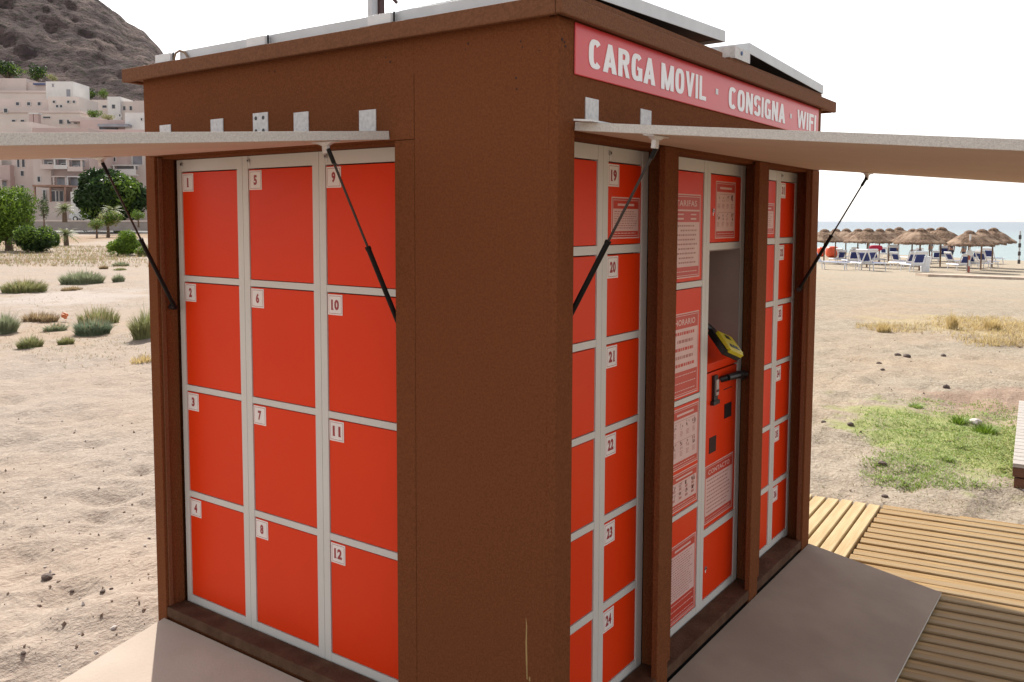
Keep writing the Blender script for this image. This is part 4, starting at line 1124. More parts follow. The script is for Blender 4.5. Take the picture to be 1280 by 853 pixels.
# palms
def palm(label, u, vb, wpx, hpx, m, trunk=.45, nf=18, D=None, seed=0):
    p = gpt(u, vb) if D is None else W(u, vb, D)
    D = depth(p); sc = D/FPX; H_ = hpx*sc; r_ = wpx*.5*sc; rg = random.Random(seed)
    T_ = thing('palm_tree', label, 'palm', tuple(p))
    top = Vector(p)+Vector((0, 0, H_*trunk)); tr = r_*.16
    mb = MB(); mb.path([Vector(p)-Vector((0, 0, .1)), Vector(p).lerp(top, .5), top], [tr*1.3, tr*1.1, tr*.9], 9); mb.build('trunk', BARK, T_)
    for i in range(nf):
        a = i*2.399+seed; el = 1.25-1.55*(i/nf)
        L_ = r_*rg.uniform(.9, 1.12); mb = MB(); N = 7; prev = None
        pts = []
        for k_ in range(N+1):
            t = k_/N; rr_ = L_*t*cos(el*(1-t*.3)); z_ = L_*(sin(el)*t-.45*t*t)*(H_*(1-trunk)/r_)*.8
            pts.append(top+Vector((cos(a)*rr_, sin(a)*rr_, z_)))
        side = Vector((-sin(a), cos(a), 0))
        for k_ in range(1, N+1):
            w_ = L_*.26*sin(pi*min(1, .12+.80*k_/N)); q0, q1 = pts[k_-1], pts[k_]
            for s_ in (-1, 1):
                tip = q1+side*s_*w_+Vector((0, 0, -w_*.35))+(q1-q0)*.5
                mb.add([q0, q1, tip], [(0, 1, 2)])
        mb.tube(pts[0], pts[3], .012*D/45, .008*D/45, 5)
        mb.build('frond', m, T_)
palm('low fan palm in the garden, in front of the small trees', 83, 307, 32, 34, G_PALM, .40, 20, seed=1)
palm('pale dusty palm in front of the terrace of the pink building', 81, 277, 30, 34, G_PALM, .45, 20, D=95, seed=2)
palm('pale dusty palm left of the huge dark tree', 140, 277, 32, 32, G_PALM, .40, 20, D=92, seed=3)

# ================================================================== TOWN
def hx(m_): return m_
CREAM = mat('cream_stucco', (.68, .60, .55), (.63, .55, .50), .35, .9)
PINK = mat('pink_stucco', (.56, .43, .40), (.51, .385, .36), .3, .9)
PALE = mat('pale_pink_stucco', (.64, .54, .50), (.58, .49, .45), .3, .9)
WHT = mat('white_stucco', (.70, .68, .66), (.62, .60, .58), .4, .9)
WIN = mat('dark_window_glass', (.06, .06, .075), (.03, .03, .04), .5, .25)
WING = mat('grey_window_glass', (.28, .28, .31), (.20, .20, .23), .5, .25)
TERR = mat('roof_tiles', (.36, .22, .17), (.26, .16, .12), 2, .9)
GREYW = mat('grey_rendered_wall', (.36, .32, .30), (.28, .25, .235), 1, .9)
MT = Matrix(((RT.x, 0, FH.x, CAM.x), (RT.y, 0, FH.y, CAM.y), (0, 1, 0, 0), (0, 0, 0, 1)))   # (side, up, depth)
def TA(u, v, D):
    p = W(u, v, D); return (p-CAM).dot(RT), p.z
def trect(u0, u1, v0, v1, D):
    a0, z1 = TA(u0, v0, D); a1, _ = TA(u1, v0, D); _, z0 = TA((u0+u1)/2, v1, D); return a0, a1, z0, z1
def block(par, name, u0, u1, v0, v1, D, dep, m, extra=0):
    a0, a1, z0, z1 = trect(u0, u1, v0, v1, D)
    return MB().box((a0, z0-extra, D), (a1, z1, D+dep), 0, MT).build(name, m, par)
def windows(par, lst, D, glass=WIN, frame=WHT):
    for (u0, u1, v0, v1) in lst:
        a0, a1, z0, z1 = trect(u0, u1, v0, v1, D)
        q = MB(); t = .10
        for A, B in (((a0-t, z0-t), (a1+t, z0)), ((a0-t, z1), (a1+t, z1+t)), ((a0-t, z0), (a0, z1)), ((a1, z0), (a1+t, z1))):
            q.box((A[0], A[1], D-.10), (B[0], B[1], D+.02), 0, MT)
        w_ = q.build('window', frame, par)
        MB().box((a0, z0, D-.03), (a1, z1, D-.005), 0, MT).build('pane', glass, w_)
def balcony(par, u0, u1, v0, vs, v1, D, m=WHT, out=1.6, glass=WING, posts=2):
    """loggia: dark opening v0..v1 above a projecting parapet vs..v1, with posts and a slab over it"""
    a0, a1, z0, z1 = trect(u0, u1, v0, v1, D); _, zs = TA(u0, vs, D)
    MB().box((a0, zs, D-.04), (a1, z1, D-.005), 0, MT).build('window', glass, par)
    q = MB(); q.box((a0-.2, z0, D-out), (a1+.2, z0+.18, D-.006), 0, MT); q.box((a0-.2, z0+.18, D-out), (a1+.2, zs, D-out+.12), 0, MT)
    b = q.build('balcony', m, par)
    q = MB(); q.box((a0-.3, z1, D-out-.1), (a1+.3, z1+.2, D-.006), 0, MT)
    for i in range(posts):
        x_ = a0+(a1-a0)*i/max(1, posts-1); q.box((x_-.12, zs, D-out), (x_+.12, z1, D-out+.24), 0, MT)
    q.build('canopy_frame', m, b)
def bld(label, u, D, z=0):
    p = W(u, 275, D); return thing('apartment_building', label, 'building', (p.x, p.y, z))
B = bld('long pale stuccoed building on the top terrace below the hill, far left', 20, 240, 24)
for a in ((-80, -8, 96, 150), (-8, 32, 98, 150), (33, 56, 103, 150)): block(B, 'wall', *a, 240+a[0]*.02, 12, PALE)
a0, a1, z0, z1 = trect(-80, 82, 112, 118, 236)
block(B, 'wall', -80, 84, 116, 150, 236, 4, CREAM)
block(B, 'parapet', -82, 84, 113, 116, 235.7, 4.5, PALE)
block(B, 'solar_roof', 41, 58, 104, 106, 239.4, 3, mat('blue_roof_sheet', (.08, .10, .22), rough=.4))
B = bld('small white cubic house with two windows at the top right of the terrace', 75, 234, 24)
block(B, 'wall', 57, 91, 102, 150, 233, 9, WHT); windows(B, [(65, 67.5, 105, 109), (83, 88, 112, 121)], 233, WING)
B = bld('white stepped houses below the scrub slope, next to the kiosk roof edge', 140, 232, 22)
block(B, 'wall', 98, 136, 125, 165, 232, 10, CREAM); block(B, 'wall', 134, 150, 121, 165, 230, 8, WHT); block(B, 'wall', 150, 170, 127, 165, 231, 9, CREAM); block(B, 'wall', 168, 200, 126, 165, 229, 9, PALE)
windows(B, [(128, 133.5, 132, 135), (104, 107, 131, 135), (114, 117, 131, 135)], 232, WIN); windows(B, [(154, 157, 133, 138), (162, 165, 133, 138)], 231); windows(B, [(140, 144, 131, 136)], 230); windows(B, [(175, 177, 147, 150)], 229)
B = bld('long pinkish mid-terrace building with a few small dark windows', 30, 214, 16)
block(B, 'wall', -80, 60, 124, 190, 214, 12, PALE); block(B, 'wall', 60, 98, 121, 190, 213, 10, CREAM); block(B, 'wall', -80, 100, 141, 190, 209, 5, CREAM)
block(B, 'parapet', -80, 101, 138, 141, 208.6, 5.5, PALE)
windows(B, [(5, 9.5, 136, 141)], 208.9-.4); windows(B, [(70, 73, 131.5, 134.5), (75, 78, 131.5, 134.5)], 213); windows(B, [(54, 63, 146, 148)], 208.9, WIN)
for u in (-50, -25, 20, 34, 47): windows(B, [(u, u+4, 128, 132)], 213.9)
for u in (66, 84, 91): windows(B, [(u, u+3, 126, 129)], 212.9)
for u in (-30, 15, 26, 74, 84, 92): windows(B, [(u, u+4.5, 150, 155)], 208.9)
for u0_, u1_ in ((36, 41), (42, 47.5)):
    block(B, 'chimney', u0_, u1_, 143, 160, 205, 1.2, PINK); block(B, 'chimney_cap', u0_-.6, u1_+.6, 141, 143, 204.8, 1.6, WHT)
B = bld('pink roofed terrace house with a grey canopy beside the kiosk wall', 140, 200, 10)
block(B, 'wall', 100, 200, 150, 205, 201, 10, PINK); block(B, 'wall', 156, 200, 141, 205, 199, 8, WHT); block(B, 'canopy', 122, 160, 155, 158.5, 197, 4, WING); block(B, 'wall', 124, 145, 158.5, 163, 200, 1, WIN)
block(B, 'wall', 86, 122, 147, 152, 206, 9, PALE); windows(B, [(149, 151, 143, 146), (176, 178, 148, 151)], 198.9)
B = bld('cream apartment block with paired windows at the far left', 10, 166)
block(B, 'wall', -90, 38, 152, 282, 166, 12, CREAM); block(B, 'wall', 13, 41, 165, 282, 164.5, 2, PALE); block(B, 'wall', -90, 12, 206, 282, 163, 3, PINK)
windows(B, [(21.5, 24.5, 199, 209), (27.5, 31, 198, 209)], 164.5); windows(B, [(-40, -34, 180, 190), (-20, -14, 180, 190), (-60, -54, 180, 190)], 166)
balcony(B, -30, 7, 192, 200, 208, 163+3, CREAM, 1.8); balcony(B, -30, 8, 226, 236, 246, 163, PALE, 1.8)
windows(B, [(15, 18, 214, 220), (26, 30, 214, 220), (15, 18, 232, 238), (26, 30, 232, 238), (33, 36, 250, 257), (18, 22, 250, 257)], 164.5)
windows(B, [(-60, -54, 196, 204), (-45, -40, 196, 204)], 166)
B = bld('pink apartment block with glazed balconies and a brown pergola terrace', 75, 160)
block(B, 'wall', 40, 110, 160, 282, 160, 12, PINK); block(B, 'wall', 40, 62, 176, 282, 159, 1.2, PALE)
block(B, 'cornice', 41, 74, 177.5, 179, 158.7, .6, TERR)
balcony(B, 55, 71, 200, 206, 212, 158.5, PALE, 1.0, WING, 2); balcony(B, 73, 88, 200, 207, 212, 158.5, WHT, 1.4, WING, 2); balcony(B, 90, 106, 201, 209, 215, 158.5, PALE, 1.4, WING, 2)
windows(B, [(60.5, 65.5, 203.5, 209.5), (77, 84, 205, 208.5), (93, 98, 208, 210.5)], 158.3)
balcony(B, 71, 86, 222, 233, 236, 158.5, PALE, 1.2, WING, 2); balcony(B, 88, 104, 222, 233, 236, 158.5, WHT, 1.2, WING, 2)
windows(B, [(47, 50.5, 221, 227.5)], 159)
block(B, 'wall', 90, 112, 234, 268, 155, 5, WHT)
block(B, 'wall', 48, 92, 252, 282, 154, 6, PALE)
q = MB()
a0, a1, z0, z1 = trect(52, 92, 232, 234.5, 154); q.box((a0, z0, 151), (a1, z1, 159), 0, MT)
for u in (53, 72, 90):
    a0, a1, z0, z1 = trect(u, u+1.6, 234.5, 253, 154); q.box((a0, z0, 151.2), (a1, z1, 151.5), 0, MT)
q.build('pergola', TERR, B)
windows(B, [(64, 69, 239, 252), (70.5, 73, 239, 252), (75, 79, 239, 252), (54, 57, 238, 250)], 158.9, WIN)
B = bld('pale apartment block with wide dark windows behind the huge dark tree', 145, 172)
block(B, 'wall', 104, 230, 170, 282, 172, 12, PALE); block(B, 'wall', 132, 158, 182, 282, 170, 2, PINK)
block(B, 'wall', 110, 230, 162, 175, 176, 9, PINK)
windows(B, [(97.5+8, 112, 193, 196.5), (114, 125, 194, 207)], 172, WING); windows(B, [(141, 144.5, 197, 202)], 170); windows(B, [(160, 164, 194, 206), (166, 178, 195, 206)], 172, WING)
windows(B, [(133, 137, 190, 195), (148, 151, 190, 195), (104.5, 107, 203, 207)], 169.9)
balcony(B, 146, 172, 208, 212, 220, 170, WHT, 1.4); balcony(B, 108, 128, 210, 216, 224, 172, PALE, 1.4)
B = bld('low white house with sloping side wall beside the huge dark tree', 100, 130)
block(B, 'wall', 88, 110, 240, 282, 150, 6, WHT)
# garden pavilion and lamps, car, wall
Pv = thing('bus_shelter', 'small white roofed shelter at the roadside in front of the huge dark tree', 'shelter', tuple(W(118, 277, 112)))
block(Pv, 'roof', 112, 129, 251.5, 253.8, 111, 3, WHT); block(Pv, 'post', 113.5, 117, 254, 277, 111.5, .5, WHT); block(Pv, 'post', 126, 127.3, 254, 277, 111.5, .4, WHT); block(Pv, 'back_panel', 117, 126, 256, 277, 113.5, .2, GREYW)
for u, lb in ((113.5, 'left of the pair of white-headed street lamps'), (121, 'right of the pair of white-headed street lamps')):
    p = W(u, 277, 118); T_ = thing('street_lamp', lb, 'street lamp', tuple(p), 0, 'street lamps at the roadside')
    z1 = W(u, 248, 118).z; MB().tube(p, (p.x, p.y, z1), .06, .04, 8).build('pole', GREYW, T_)
    q = MB(); q.lathe([(0, 0), (.30, .05), (.34, .16), (.22, .30), (0, .34)], (p.x, p.y, z1), 12); q.build('lamp_head', WHITE, T_, smooth=True)
def car(label, u, vb, D, m, L_=4.1, name='parked_car'):
    p = W(u, vb, D); T_ = thing(name, label, 'car', tuple(p))
    M = Matrix(((RT.x, FH.x, 0, p.x), (RT.y, FH.y, 0, p.y), (0, 0, 1, p.z), (0, 0, 0, 1)))
    prof = [(-2.05, .35), (-2.05, .75), (-1.85, .92), (-1.1, 1.0), (-.55, 1.42), (.75, 1.46), (1.45, 1.0), (1.95, .9), (2.05, .6), (2.0, .35)]
    def ext(prof, y0, y1, mi, q): 
        n_ = len(prof); q.add([(x, y0, z) for x, z in prof]+[(x, y1, z) for x, z in prof], [tuple(reversed(range(n_))), tuple(range(n_, 2*n_))]+[(i, (i+1) % n_, n_+(i+1) % n_, n_+i) for i in range(n_)], mi, M)
    q = MB(); ext(prof, 0, 1.7, 0, q); q.build('body', m, T_, bevel=.04)
    q = MB(); ext([(-.95, 1.02), (-.5, 1.36), (.1, 1.38), (.1, 1.02)], -.012, 1.712, 0, q); ext([(.18, 1.02), (.18, 1.38), (.7, 1.38), (1.25, 1.02)], -.012, 1.712, 0, q); q.build('window', WIN, T_)
    for x in (-1.25, 1.25):
        for y in (-.02, 1.55):
            q = MB(); q.tube((x, y, .32), (x, y+.2, .32), .32, None, 14, 0, M); wh = q.build('wheel', BLACKP, T_)
            q = MB(); q.tube((x, y-.01, .32), (x, y+.21, .32), .19, None, 12, 0, M); q.build('rim', STEEL, wh)
car('white car parked on the road in front of the shelter', 107, 277, 108, WHITE)
car('dark blue car parked under the huge dark tree', 152, 276, 110, mat('dark_blue_car_paint', (.02, .03, .07), rough=.3))
wl = thing('boundary_wall', 'low grey garden wall running along the road below the buildings', 'wall', tuple(W(110, 284, 98)))
q = MB(); a0, a1, z0, z1 = trect(-90, 230, 276.5, 284, 98); q.box((a0, z0-.4, 98), (a1, z1, 98.3), 0, MT); q.build('wall', GREYW, wl)
q = MB(); q.box((a0-.1, z1, 97.93), (a1+.1, z1+.14, 98.37), 0, MT); q.build('coping', CREAM, wl)
# road behind the wall
q = MB(); q.box((a0-60, -.12, 103), (a1+70, -.07, 117), 0, MT); tag(q.build('road', mat('asphalt', (.09, .085, .085), (.07, .07, .07), 3, .9)), kind='structure')
# trees among the houses on the slope
for u, v, w_, h_, m_, s_, lb in ((10, 100, 44, 26, G_DARK, 21, 'dark green tree above the long pale building, leftmost on the slope'), (46, 102, 30, 21, G_DARK, 22, 'dark green tree above the white cubic house'), (66, 101, 14, 10, G_OLIVE, 23, 'yellow-green shrub right of the dark trees on the slope'),
                                 (112, 122, 24, 12, G_DARK, 24, 'dark bush on the slope above the stepped white houses'), (130, 124, 16, 14, G_MID, 25, 'light green shrub touching the stepped white houses'), (100, 125, 14, 8, G_OLIVE, 26, 'low olive shrub left of the stepped white houses'),
                                 (118, 148, 22, 12, G_MID, 27, 'green shrub on the terrace below the stepped houses'), (136, 149, 16, 7, G_OLIVE, 28, 'flat olive hedge on the terrace below the stepped houses')):
    tree('slope_tree', lb, 'tree', u, v+3, w_, h_+3, m_, 900, .08, D=(246 if v < 130 else 207), seed=s_, m2=G_MID if m_ is G_DARK else None)

# ================================================================== BEACH
def parasol_proto(seed):
    rg = random.Random(seed)
    T_ = thing('thatched_parasol', 'x', 'parasol', (0, 0, 0), 0, 'thatched parasols on the beach')
    mb = MB(); mb.tube((0, 0, -.3), (0, 0, 2.15), .05, .045, 9); mb.build('pole', POLEW, T_)
    # canopy: ragged cone of overlapping reed rings
    mb = MB(); seg = 40; random.seed(seed)
    prof = [(.10, 2.42), (.32, 2.36), (.72, 2.16), (1.08, 1.88), (1.36, 1.72), (1.40, 1.60), (1.30, 1.63), (.6, 1.98), (.05, 2.22)]
    vs_ = []
    for j, (r_, z_) in enumerate(prof):
        for i in range(seg):
            t = 2*pi*i/seg; k_ = 1+rg.uniform(-.02, .02); dz = rg.uniform(-.05, .03) if j == 5 else rg.uniform(-.012, .012)
            vs_.append((r_*k_*cos(t), r_*k_*sin(t), z_+dz))
    mb.add(vs_, [(j*seg+i, j*seg+(i+1) % seg, (j+1)*seg+(i+1) % seg, (j+1)*seg+i) for j in range(len(prof)-1) for i in range(seg)])
    # hanging reed ends
    for i in range(110):
        t = rg.uniform(0, 2*pi); r_ = rg.uniform(1.3, 1.42); l_ = rg.uniform(.06, .18); w_ = .03
        mb.add([(r_*cos(t)-w_*sin(t), r_*sin(t)+w_*cos(t), 1.68), (r_*cos(t)+w_*sin(t), r_*sin(t)-w_*cos(t), 1.68), (r_*1.02*cos(t), r_*1.02*sin(t), 1.68-l_)], [(0, 1, 2)])
    mb.build('canopy', THATCH, T_)
    mb = MB(); mb.lathe([(.0, 2.56), (.10, 2.55), (.27, 2.47), (.34, 2.35), (.30, 2.33), (.1, 2.42)], (0, 0, 0), 18, wob=.04); mb.build('cap', THATCH, T_)
    mb = MB()
    for i in range(8):
        t = 2*pi*i/8; mb.tube((.05*cos(t), .05*sin(t), 2.12), (1.3*cos(t), 1.3*sin(t), 1.65), .016, None, 5)
    mb.build('ribs', POLEW, T_)
    return T_
pars = [ # u, v top, half width px, D, label
    (1085, 285.5, 26, 49, 'thatched parasol in the front row, left one, above a cluster of stacked loungers'),
    (1151, 285.5, 28, 47, 'thatched parasol in the middle of the front row, its pole cleanly visible to the sand'),
    (1212, 288.0, 26, 49, 'thatched parasol at the right of the front row, behind the red and white signpost'),
    (1228, 286.5, 25, 53, 'thatched parasol overlapped by the right front one, just behind it'),
    (1242, 284.8, 24, 57, 'rightmost thatched parasol, last before the open water'),
    (1177, 284.0, 26, 57, 'thatched parasol standing behind the bare gap between middle and right front parasols'),
    (1141, 286.0, 24, 57, 'thatched parasol half hidden by the middle front one, on its left'),
    (1124, 284.0, 22, 66, 'thatched parasol of the back row, just left of the middle front one'),
    (1112, 285.5, 21, 66, 'thatched parasol of the back row, its top between two front parasols'),
    (1100, 286.0, 22, 60, 'thatched parasol peeping out over the right side of the left front one'),
    (1073, 286.0, 22, 60, 'thatched parasol behind and left of the left front one'),
    (1058, 285.8, 21, 62, 'thatched parasol third from the kiosk edge, with open water to its left'),
    (1031, 286.5, 23, 58, 'thatched parasol nearest the kiosk edge, above the orange float'),
    (1045, 286.0, 20, 70, 'small far thatched parasol, second from the kiosk edge, in the back row'),
    (1087, 285.8, 20, 72, 'far thatched parasol mostly hidden behind the left front one'),
    (1163, 285.0, 21, 70, 'far thatched parasol between the middle front parasol and the one behind the gap'),
]
P0 = [parasol_proto(1), parasol_proto(2)]
for i, (u, vt, hw, D, lb) in enumerate(pars):
    o = P0[i] if i < 2 else copy_tree(P0[i % 2])
    p = W(u, vt, D); zb = p.z-2.5*hw*D/FPX/1.38*1.0
    s_ = hw*D/FPX/1.40*1.10
    gz = float(ground_base(p.x, p.y))
    hh = (p.z-gz)/2.56
    o.location = (p.x, p.y, gz); o.scale = (s_, s_, hh); o.rotation_euler = (0, 0, i*1.3)
    o['label'] = lb
# loungers
def lounger_proto():
    T_ = thing('sun_lounger', 'x', 'sun lounger', (0, 0, 0), 0, 'white and navy sun loungers on the beach')
    fr = MB(); 
    for y in (-.31, .31): fr.path([(-.95, y, .34), (0, y, .36), (.35, y, .36)], [.035]*3, 6)
    for x in (-.95, -.3, .35): fr.tube((x, -.31, .35), (x, .31, .35), .03, None, 6)
    fr.build('frame', LWHITE, T_)
    MB().box((-.9, -.27, .355), (.33, .27, .385)).build('seat', LBLUE, T_)
    M = Matrix.Translation((.35, 0, .37)) @ Matrix.Rotation(R(-62), 4, 'Y')
    b = MB(); 
    for y in (-.31, .31): b.tube((0, y, 0), (.72, y, 0), .035, None, 6, 0, M)
    b.tube((.72, -.31, 0), (.72, .31, 0), .05, None, 8, 0, M); b.box((.60, -.30, -.03), (.72, .30, .03), 0, M); b.box((.0, -.30, -.02), (.10, .30, .02), 0, M)
    br = b.build('backrest', LWHITE, T_)
    MB().box((.13, -.20, -.015), (.56, .20, .030), 0, M).build('backrest_cloth', LBLUE, br)
    for x, y in ((-.8, -.3), (-.8, .3), (.2, -.3), (.2, .3)):
        MB().tube((x, y, .35), (x-.03, y*1.08, -.02), .028, .022, 6).build('leg', LWHITE, T_)
    return T_
L0 = lounger_proto()
lgs = [ # u, v base, rot offset, scale, label
    (1034, 337, 1.4, 1.1, 'low white lounger nearest the kiosk edge, lying flat beside the wall'),
    (1064, 333, 3.3, 1.05, 'lounger with its navy back towards us, left in the cluster under the left front parasol'),
    (1077, 338, 3.6, 1.1, 'lounger in front of the pole of the left front parasol'),
    (1087, 338.5, 2.7, 1.1, 'lounger just right of the pole of the left front parasol'),
    (1095, 331, 2.9, 1.1, 'lounger below the red towel in the cluster'),
    (1116, 327, 3.1, 1.35, 'single lounger with a broad navy back between the left and middle front parasols'),
    (1131, 336, 3.7, 1.1, 'lounger left of the pair beside the middle parasol pole'),
    (1143, 340, 3.4, 1.1, 'lounger touching the left side of the middle parasol pole'),
    (1056, 326, 2.6, 1.0, 'dark small lounger left of the cluster, farther back'),
    (1169, 329, 3.2, 1.0, 'lounger right of the middle parasol pole, farther back'),
    (1180, 327, 3.1, 1.35, 'lounger with a pale towel over its navy back'),
    (1200, 338, 3.5, 1.05, 'lounger left of the red and white signpost'),
    (1221, 336, 2.5, 1.05, 'lounger directly right of the red and white signpost'),
    (1232, 334, 2.7, 1.15, 'lounger second to the right of the signpost'),
    (1240, 330, 2.8, 1.3, 'rightmost lounger, before the empty sand'),
    (1154, 330, 3.0, 1.0, 'lounger in the shade behind the middle parasol pole'),
    (1208, 330, 3.2, 1.0, 'lounger in the shade behind the signpost'),
    (1105, 322, 3.0, 1.0, 'small far lounger between the cluster and the single broad one'),
    (1070, 323, 3.0, 1.0, 'small far lounger behind the left cluster'),
    (1048, 330, 3.4, 1.0, 'lounger between the orange float and the left cluster'),
    (1083, 329, 2.6, 1.0, 'lounger standing behind the pole of the left front parasol'),
    (1124, 333, 2.7, 1.0, 'lounger just right of the single broad navy one'),
    (1136, 327, 3.5, 1.0, 'lounger behind the pair left of the middle parasol pole'),
    (1192, 332, 2.6, 1.0, 'lounger between the person in navy and the signpost'),
    (1215, 328, 3.5, 1.0, 'far lounger right behind the signpost'),
    (1227, 326, 2.8, 1.0, 'far lounger under the right rear parasols'),
    (1148, 323, 3.2, 1.0, 'far lounger behind the middle parasol pole, close to the water'),
]
base_yaw = math.atan2(FH.y, FH.x)
for i, (u, v, ro, s_, lb) in enumerate(lgs):
    o = L0 if i == 0 else copy_tree(L0)
    p = gpt(u, v); o.location = (p.x, p.y, float(ground_base(p.x, p.y))); o.scale = (s_*.9,)*3
    az_ = math.atan2(p.y-CAM.y, p.x-CAM.x)
    o.rotation_euler = (0, 0, az_+pi+(ro-3.1)*1.4 if ro > 2 else az_+1.4); o['label'] = lb
# towel, float, tubs, board, poles
def gbox(name, label, cat, u, v, wpx, hpx, m, dep=.5, round_=.1):
    p = gpt(u, v); D = depth(p); w_ = wpx*D/FPX; h_ = hpx*D/FPX; z_ = float(ground_base(p.x, p.y))
    bm = bmesh.new(); bmesh.ops.create_icosphere(bm, subdivisions=3, radius=.5)
    for q_ in bm.verts:
        c_ = q_.co; c_.x = math.copysign(abs(c_.x*2)**.6, c_.x)/2*w_; c_.y = math.copysign(abs(c_.y*2)**.6, c_.y)/2*dep; c_.z = (math.copysign(abs(c_.z*2)**.6, c_.z)/2+.5)*h_
    me = bpy.data.meshes.new(name); bm.to_mesh(me); bm.free(); me.materials.append(m)
    for f in me.polygons: f.use_smooth = True
    o = bpy.data.objects.new(name, me); col.objects.link(o); o.location = (p.x, p.y, z_); o.rotation_euler = (0, 0, base_yaw-pi/2)
    return tag(o, label, cat)
orange = mat('orange_float_plastic', (.75, .10, .03), rough=.45); redt = mat('red_towel', (.45, .02, .06), rough=.9); teal = mat('teal_towel', (.22, .42, .50), rough=.9)
gbox('beach_float', 'orange rounded inflatable float under the parasol nearest the kiosk edge', 'float', 1040, 322, 15, 14, orange, .9)
gbox('beach_float', 'second orange float, cut by the kiosk edge', 'float', 1026, 321, 9, 12, orange, .7)
for (nm, lb, ct, u, v, wpx, hpx, m_, lift) in (('towel', 'crimson towel heaped over loungers under the left front parasol', 'towel', 1094, 332, 16, 7, redt, .95), ('towel', 'pale teal towel draped over the back of a lounger', 'towel', 1181, 327, 11, 6, teal, .75)):
    o = gbox(nm, lb, ct, u, v, wpx, hpx, m_, .35); o.location.z += lift
# stacked white tub by the middle pole
p = gpt(1156, 340); z_ = float(ground_base(p.x, p.y)); q = MB(); q.lathe([(0, 0), (.20, 0), (.23, .25), (.22, .27), (.25, .55), (.24, .57), (.27, .78), (.0, .78)], (p.x, p.y, z_), 16)
o = q.build('waste_tub', LWHITE, smooth=False); centre_origin(o); tag(o, 'white ribbed tub standing right of the middle parasol pole', 'tub')
# signpost and striped pole
p = gpt(1211, 341); z_ = float(ground_base(p.x, p.y)); D = depth(p); T_ = thing('signpost', 'slim red and white beach signpost in front of the right parasol', 'signpost', (p.x, p.y, z_))
ht = 48*D/FPX
for i in range(6):
    MB().tube((p.x, p.y, z_+ht*i/6), (p.x, p.y, z_+ht*(i+1)/6), .045, None, 8).build('band', WHITE if i % 2 else mat('faded_red_paint', (.45, .10, .08), rough=.6), T_)
q = MB(); q.tube((p.x, p.y, z_+ht*.52), Vector((p.x, p.y, z_+ht*.52))-FH*.05, .16, None, 14); q.build('sign_disc', WHITE, T_)
p = gpt(1273.5, 330); z_ = float(ground_base(p.x, p.y)); D = depth(p); T_ = thing('marker_pole', 'tall black and white banded marker pole by the water at the right edge', 'pole', (p.x, p.y, z_))
ht = 41*D/FPX
for i in range(8):
    MB().tube((p.x, p.y, z_+ht*i/8), (p.x, p.y, z_+ht*(i+1)/8), .06 if i % 2 else .10, None, 8).build('band', mat('grey_white_paint', (.55, .55, .55), rough=.6) if i % 2 else mat('dark_paint', (.06, .05, .05), rough=.6), T_)
# long board on the sand
a = gpt(1160, 346); b = gpt(1300, 351); q = MB()
d_ = (b-a).normalized(); sv = Vector((d_.y, -d_.x, 0)); zz = float(ground_base(a.x, a.y)); z2 = float(ground_base(b.x, b.y))
q.add([(a.x, a.y, zz+.10), (b.x, b.y, z2+.10), (b.x-sv.x*.9, b.y-sv.y*.9, z2+.10), (a.x-sv.x*.9, a.y-sv.y*.9, zz+.10), (a.x, a.y, zz-.1), (b.x, b.y, z2-.1), (b.x-sv.x*.9, b.y-sv.y*.9, z2-.1), (a.x-sv.x*.9, a.y-sv.y*.9, zz-.1)],
      [(0, 1, 2, 3), (0, 4, 5, 1), (3, 2, 6, 7), (0, 3, 7, 4), (1, 5, 6, 2)])
o = q.build('beach_walkway', mat('sun_bleached_walkway', (.58, .47, .38), (.45, .34, .26), 4, .9)); centre_origin(o); tag(o, 'long pale wooden walkway strip lying on the sand in front of the parasols', 'walkway')
# white boat on the water at the kiosk edge
p = W(1031, 284, 150); T_ = thing('motor_boat', 'small white boat on the water beside the kiosk edge', 'boat', (p.x, p.y, -1.9))
q = MB(); M = Matrix(((RT.x, FH.x, 0, p.x), (RT.y, FH.y, 0, p.y), (0, 0, 1, -1.9), (0, 0, 0, 1)))
q.add([(-2.2, -.7, -.2), (1.6, -.7, -.2), (2.6, 0, .5), (1.6, .7, -.2), (-2.2, .7, -.2), (-2.3, -.9, .6), (1.5, -.9, .75), (3.1, 0, .95), (1.5, .9, .75), (-2.3, .9, .6)],
      [(0, 1, 6, 5), (1, 2, 7, 6), (2, 3, 8, 7), (3, 4, 9, 8), (4, 0, 5, 9), (5, 6, 7, 8, 9), (4, 3, 2, 1, 0)], 0, M); q.build('hull', WHITE, T_)
q = MB(); q.box((-.6, -.5, .7), (.7, .5, 1.6), 0, M); q.build('cabin', WHITE, T_, bevel=.05)

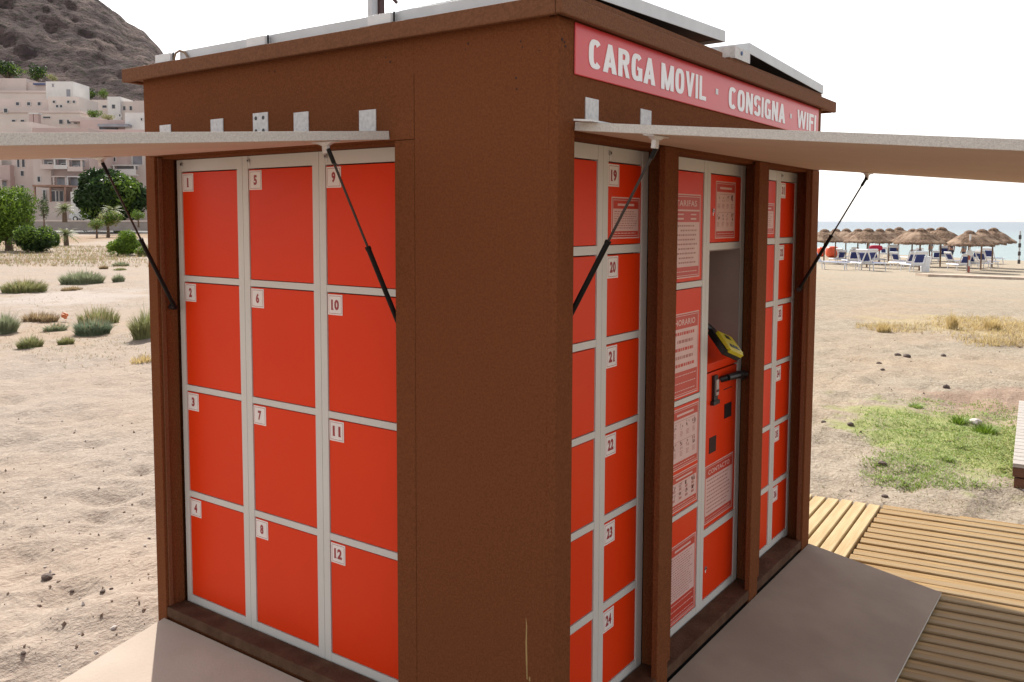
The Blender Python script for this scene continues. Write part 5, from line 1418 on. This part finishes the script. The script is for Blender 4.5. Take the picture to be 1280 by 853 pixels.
# people -----------------------------------------------------------
def person(label, u, v, hpx, top, bottom, stride=.15, seed=0):
    p = gpt(u, v); D = depth(p); z_ = float(ground_base(p.x, p.y)); H_ = hpx*D/FPX; s_ = H_/1.75
    T_ = thing('person', label, 'person', (p.x, p.y, z_), base_yaw+pi/2+seed)
    T_.scale = (s_,)*3
    J = [((0, 0, .95), .115), ((0, 0, 1.15), .125), ((0, 0, 1.38), .13), ((0, 0, 1.50), .055), ((0, -.01, 1.60), .085), ((0, -.01, 1.69), .08),
         ((-.10, 0, .90), .085), ((-.11, -stride*.5, .50), .058), ((-.11, stride, .08), .038), ((-.11, stride-.14, .03), .03),
         ((.10, 0, .90), .085), ((.11, stride*.6, .50), .058), ((.11, -stride, .08), .038), ((.11, -stride-.14, .03), .03),
         ((-.19, 0, 1.40), .055), ((-.24, .02, 1.12), .042), ((-.24, -.06, .88), .03), ((-.24, -.08, .78), .028),
         ((.19, 0, 1.40), .055), ((.25, .03, 1.12), .042), ((.22, -.08, .90), .03), ((.21, -.12, .81), .028)]
    E_ = [(0, 1), (1, 2), (2, 3), (3, 4), (4, 5), (0, 6), (6, 7), (7, 8), (8, 9), (0, 10), (10, 11), (11, 12), (12, 13), (2, 14), (14, 15), (15, 16), (16, 17), (2, 18), (18, 19), (19, 20), (20, 21)]
    def skinned(name, J, E_, m, sub=1):
        me = bpy.data.meshes.new(name); me.from_pydata([j[0] for j in J], E_, []); 
        o = bpy.data.objects.new(name, me); col.objects.link(o); o.parent = T_
        sk = o.modifiers.new('skin', 'SKIN'); me.skin_vertices.new() if not me.skin_vertices else None
        for i, j in enumerate(J): me.skin_vertices[0].data[i].radius = (j[1], j[1])
        me.skin_vertices[0].data[0].use_root = True
        sb = o.modifiers.new('sub', 'SUBSURF'); sb.levels = sub; sb.render_levels = sub
        me.materials.append(m); return o
    skinned('body', J, E_, SKIN)
    skinned('shirt', [((0, 0, 1.0), .135), ((0, 0, 1.2), .14), ((0, 0, 1.40), .145), ((-.19, 0, 1.41), .07), ((-.235, .02, 1.20), .06), ((.19, 0, 1.41), .07), ((.24, .03, 1.20), .06)], [(0, 1), (1, 2), (2, 3), (3, 4), (2, 5), (5, 6)], top)
    skinned('shorts', [((0, 0, .98), .135), ((-.10, 0, .88), .10), ((-.11, -stride*.35, .56), .085), ((.10, 0, .88), .10), ((.11, stride*.42, .56), .085)], [(0, 1), (1, 2), (0, 3), (3, 4)], bottom)
    q = MB(); q.lathe([(0, .105), (.06, .09), (.095, .04), (.10, -.02), (.085, -.07)], (0, .012, 1.655), 14)
    me = bpy.data.meshes.new('hair'); me.from_pydata(q.v, [], q.f); me.materials.append(mat('dark_hair', (.03, .02, .015), rough=.7)); o = bpy.data.objects.new('hair', me); col.objects.link(o); o.parent = T_
navy = mat('navy_clothes', (.025, .035, .07), rough=.8); maroon = mat('maroon_clothes', (.20, .04, .05), rough=.8); greyc = mat('grey_clothes', (.20, .24, .27), rough=.8)
person('person in dark navy clothes standing with their back turned beside the teal towel lounger', 1188.5, 328, 28, navy, navy)
person('person in grey shirt standing just left of the signpost', 1204, 331, 30, greyc, navy, .2, .5)
person('person in a maroon top behind the single broad navy lounger', 1122, 324, 22, maroon, navy, .1, 1.0)
person('person in grey under the middle parasol, behind its pole', 1163, 323, 22, greyc, greyc, .1, 2.0)
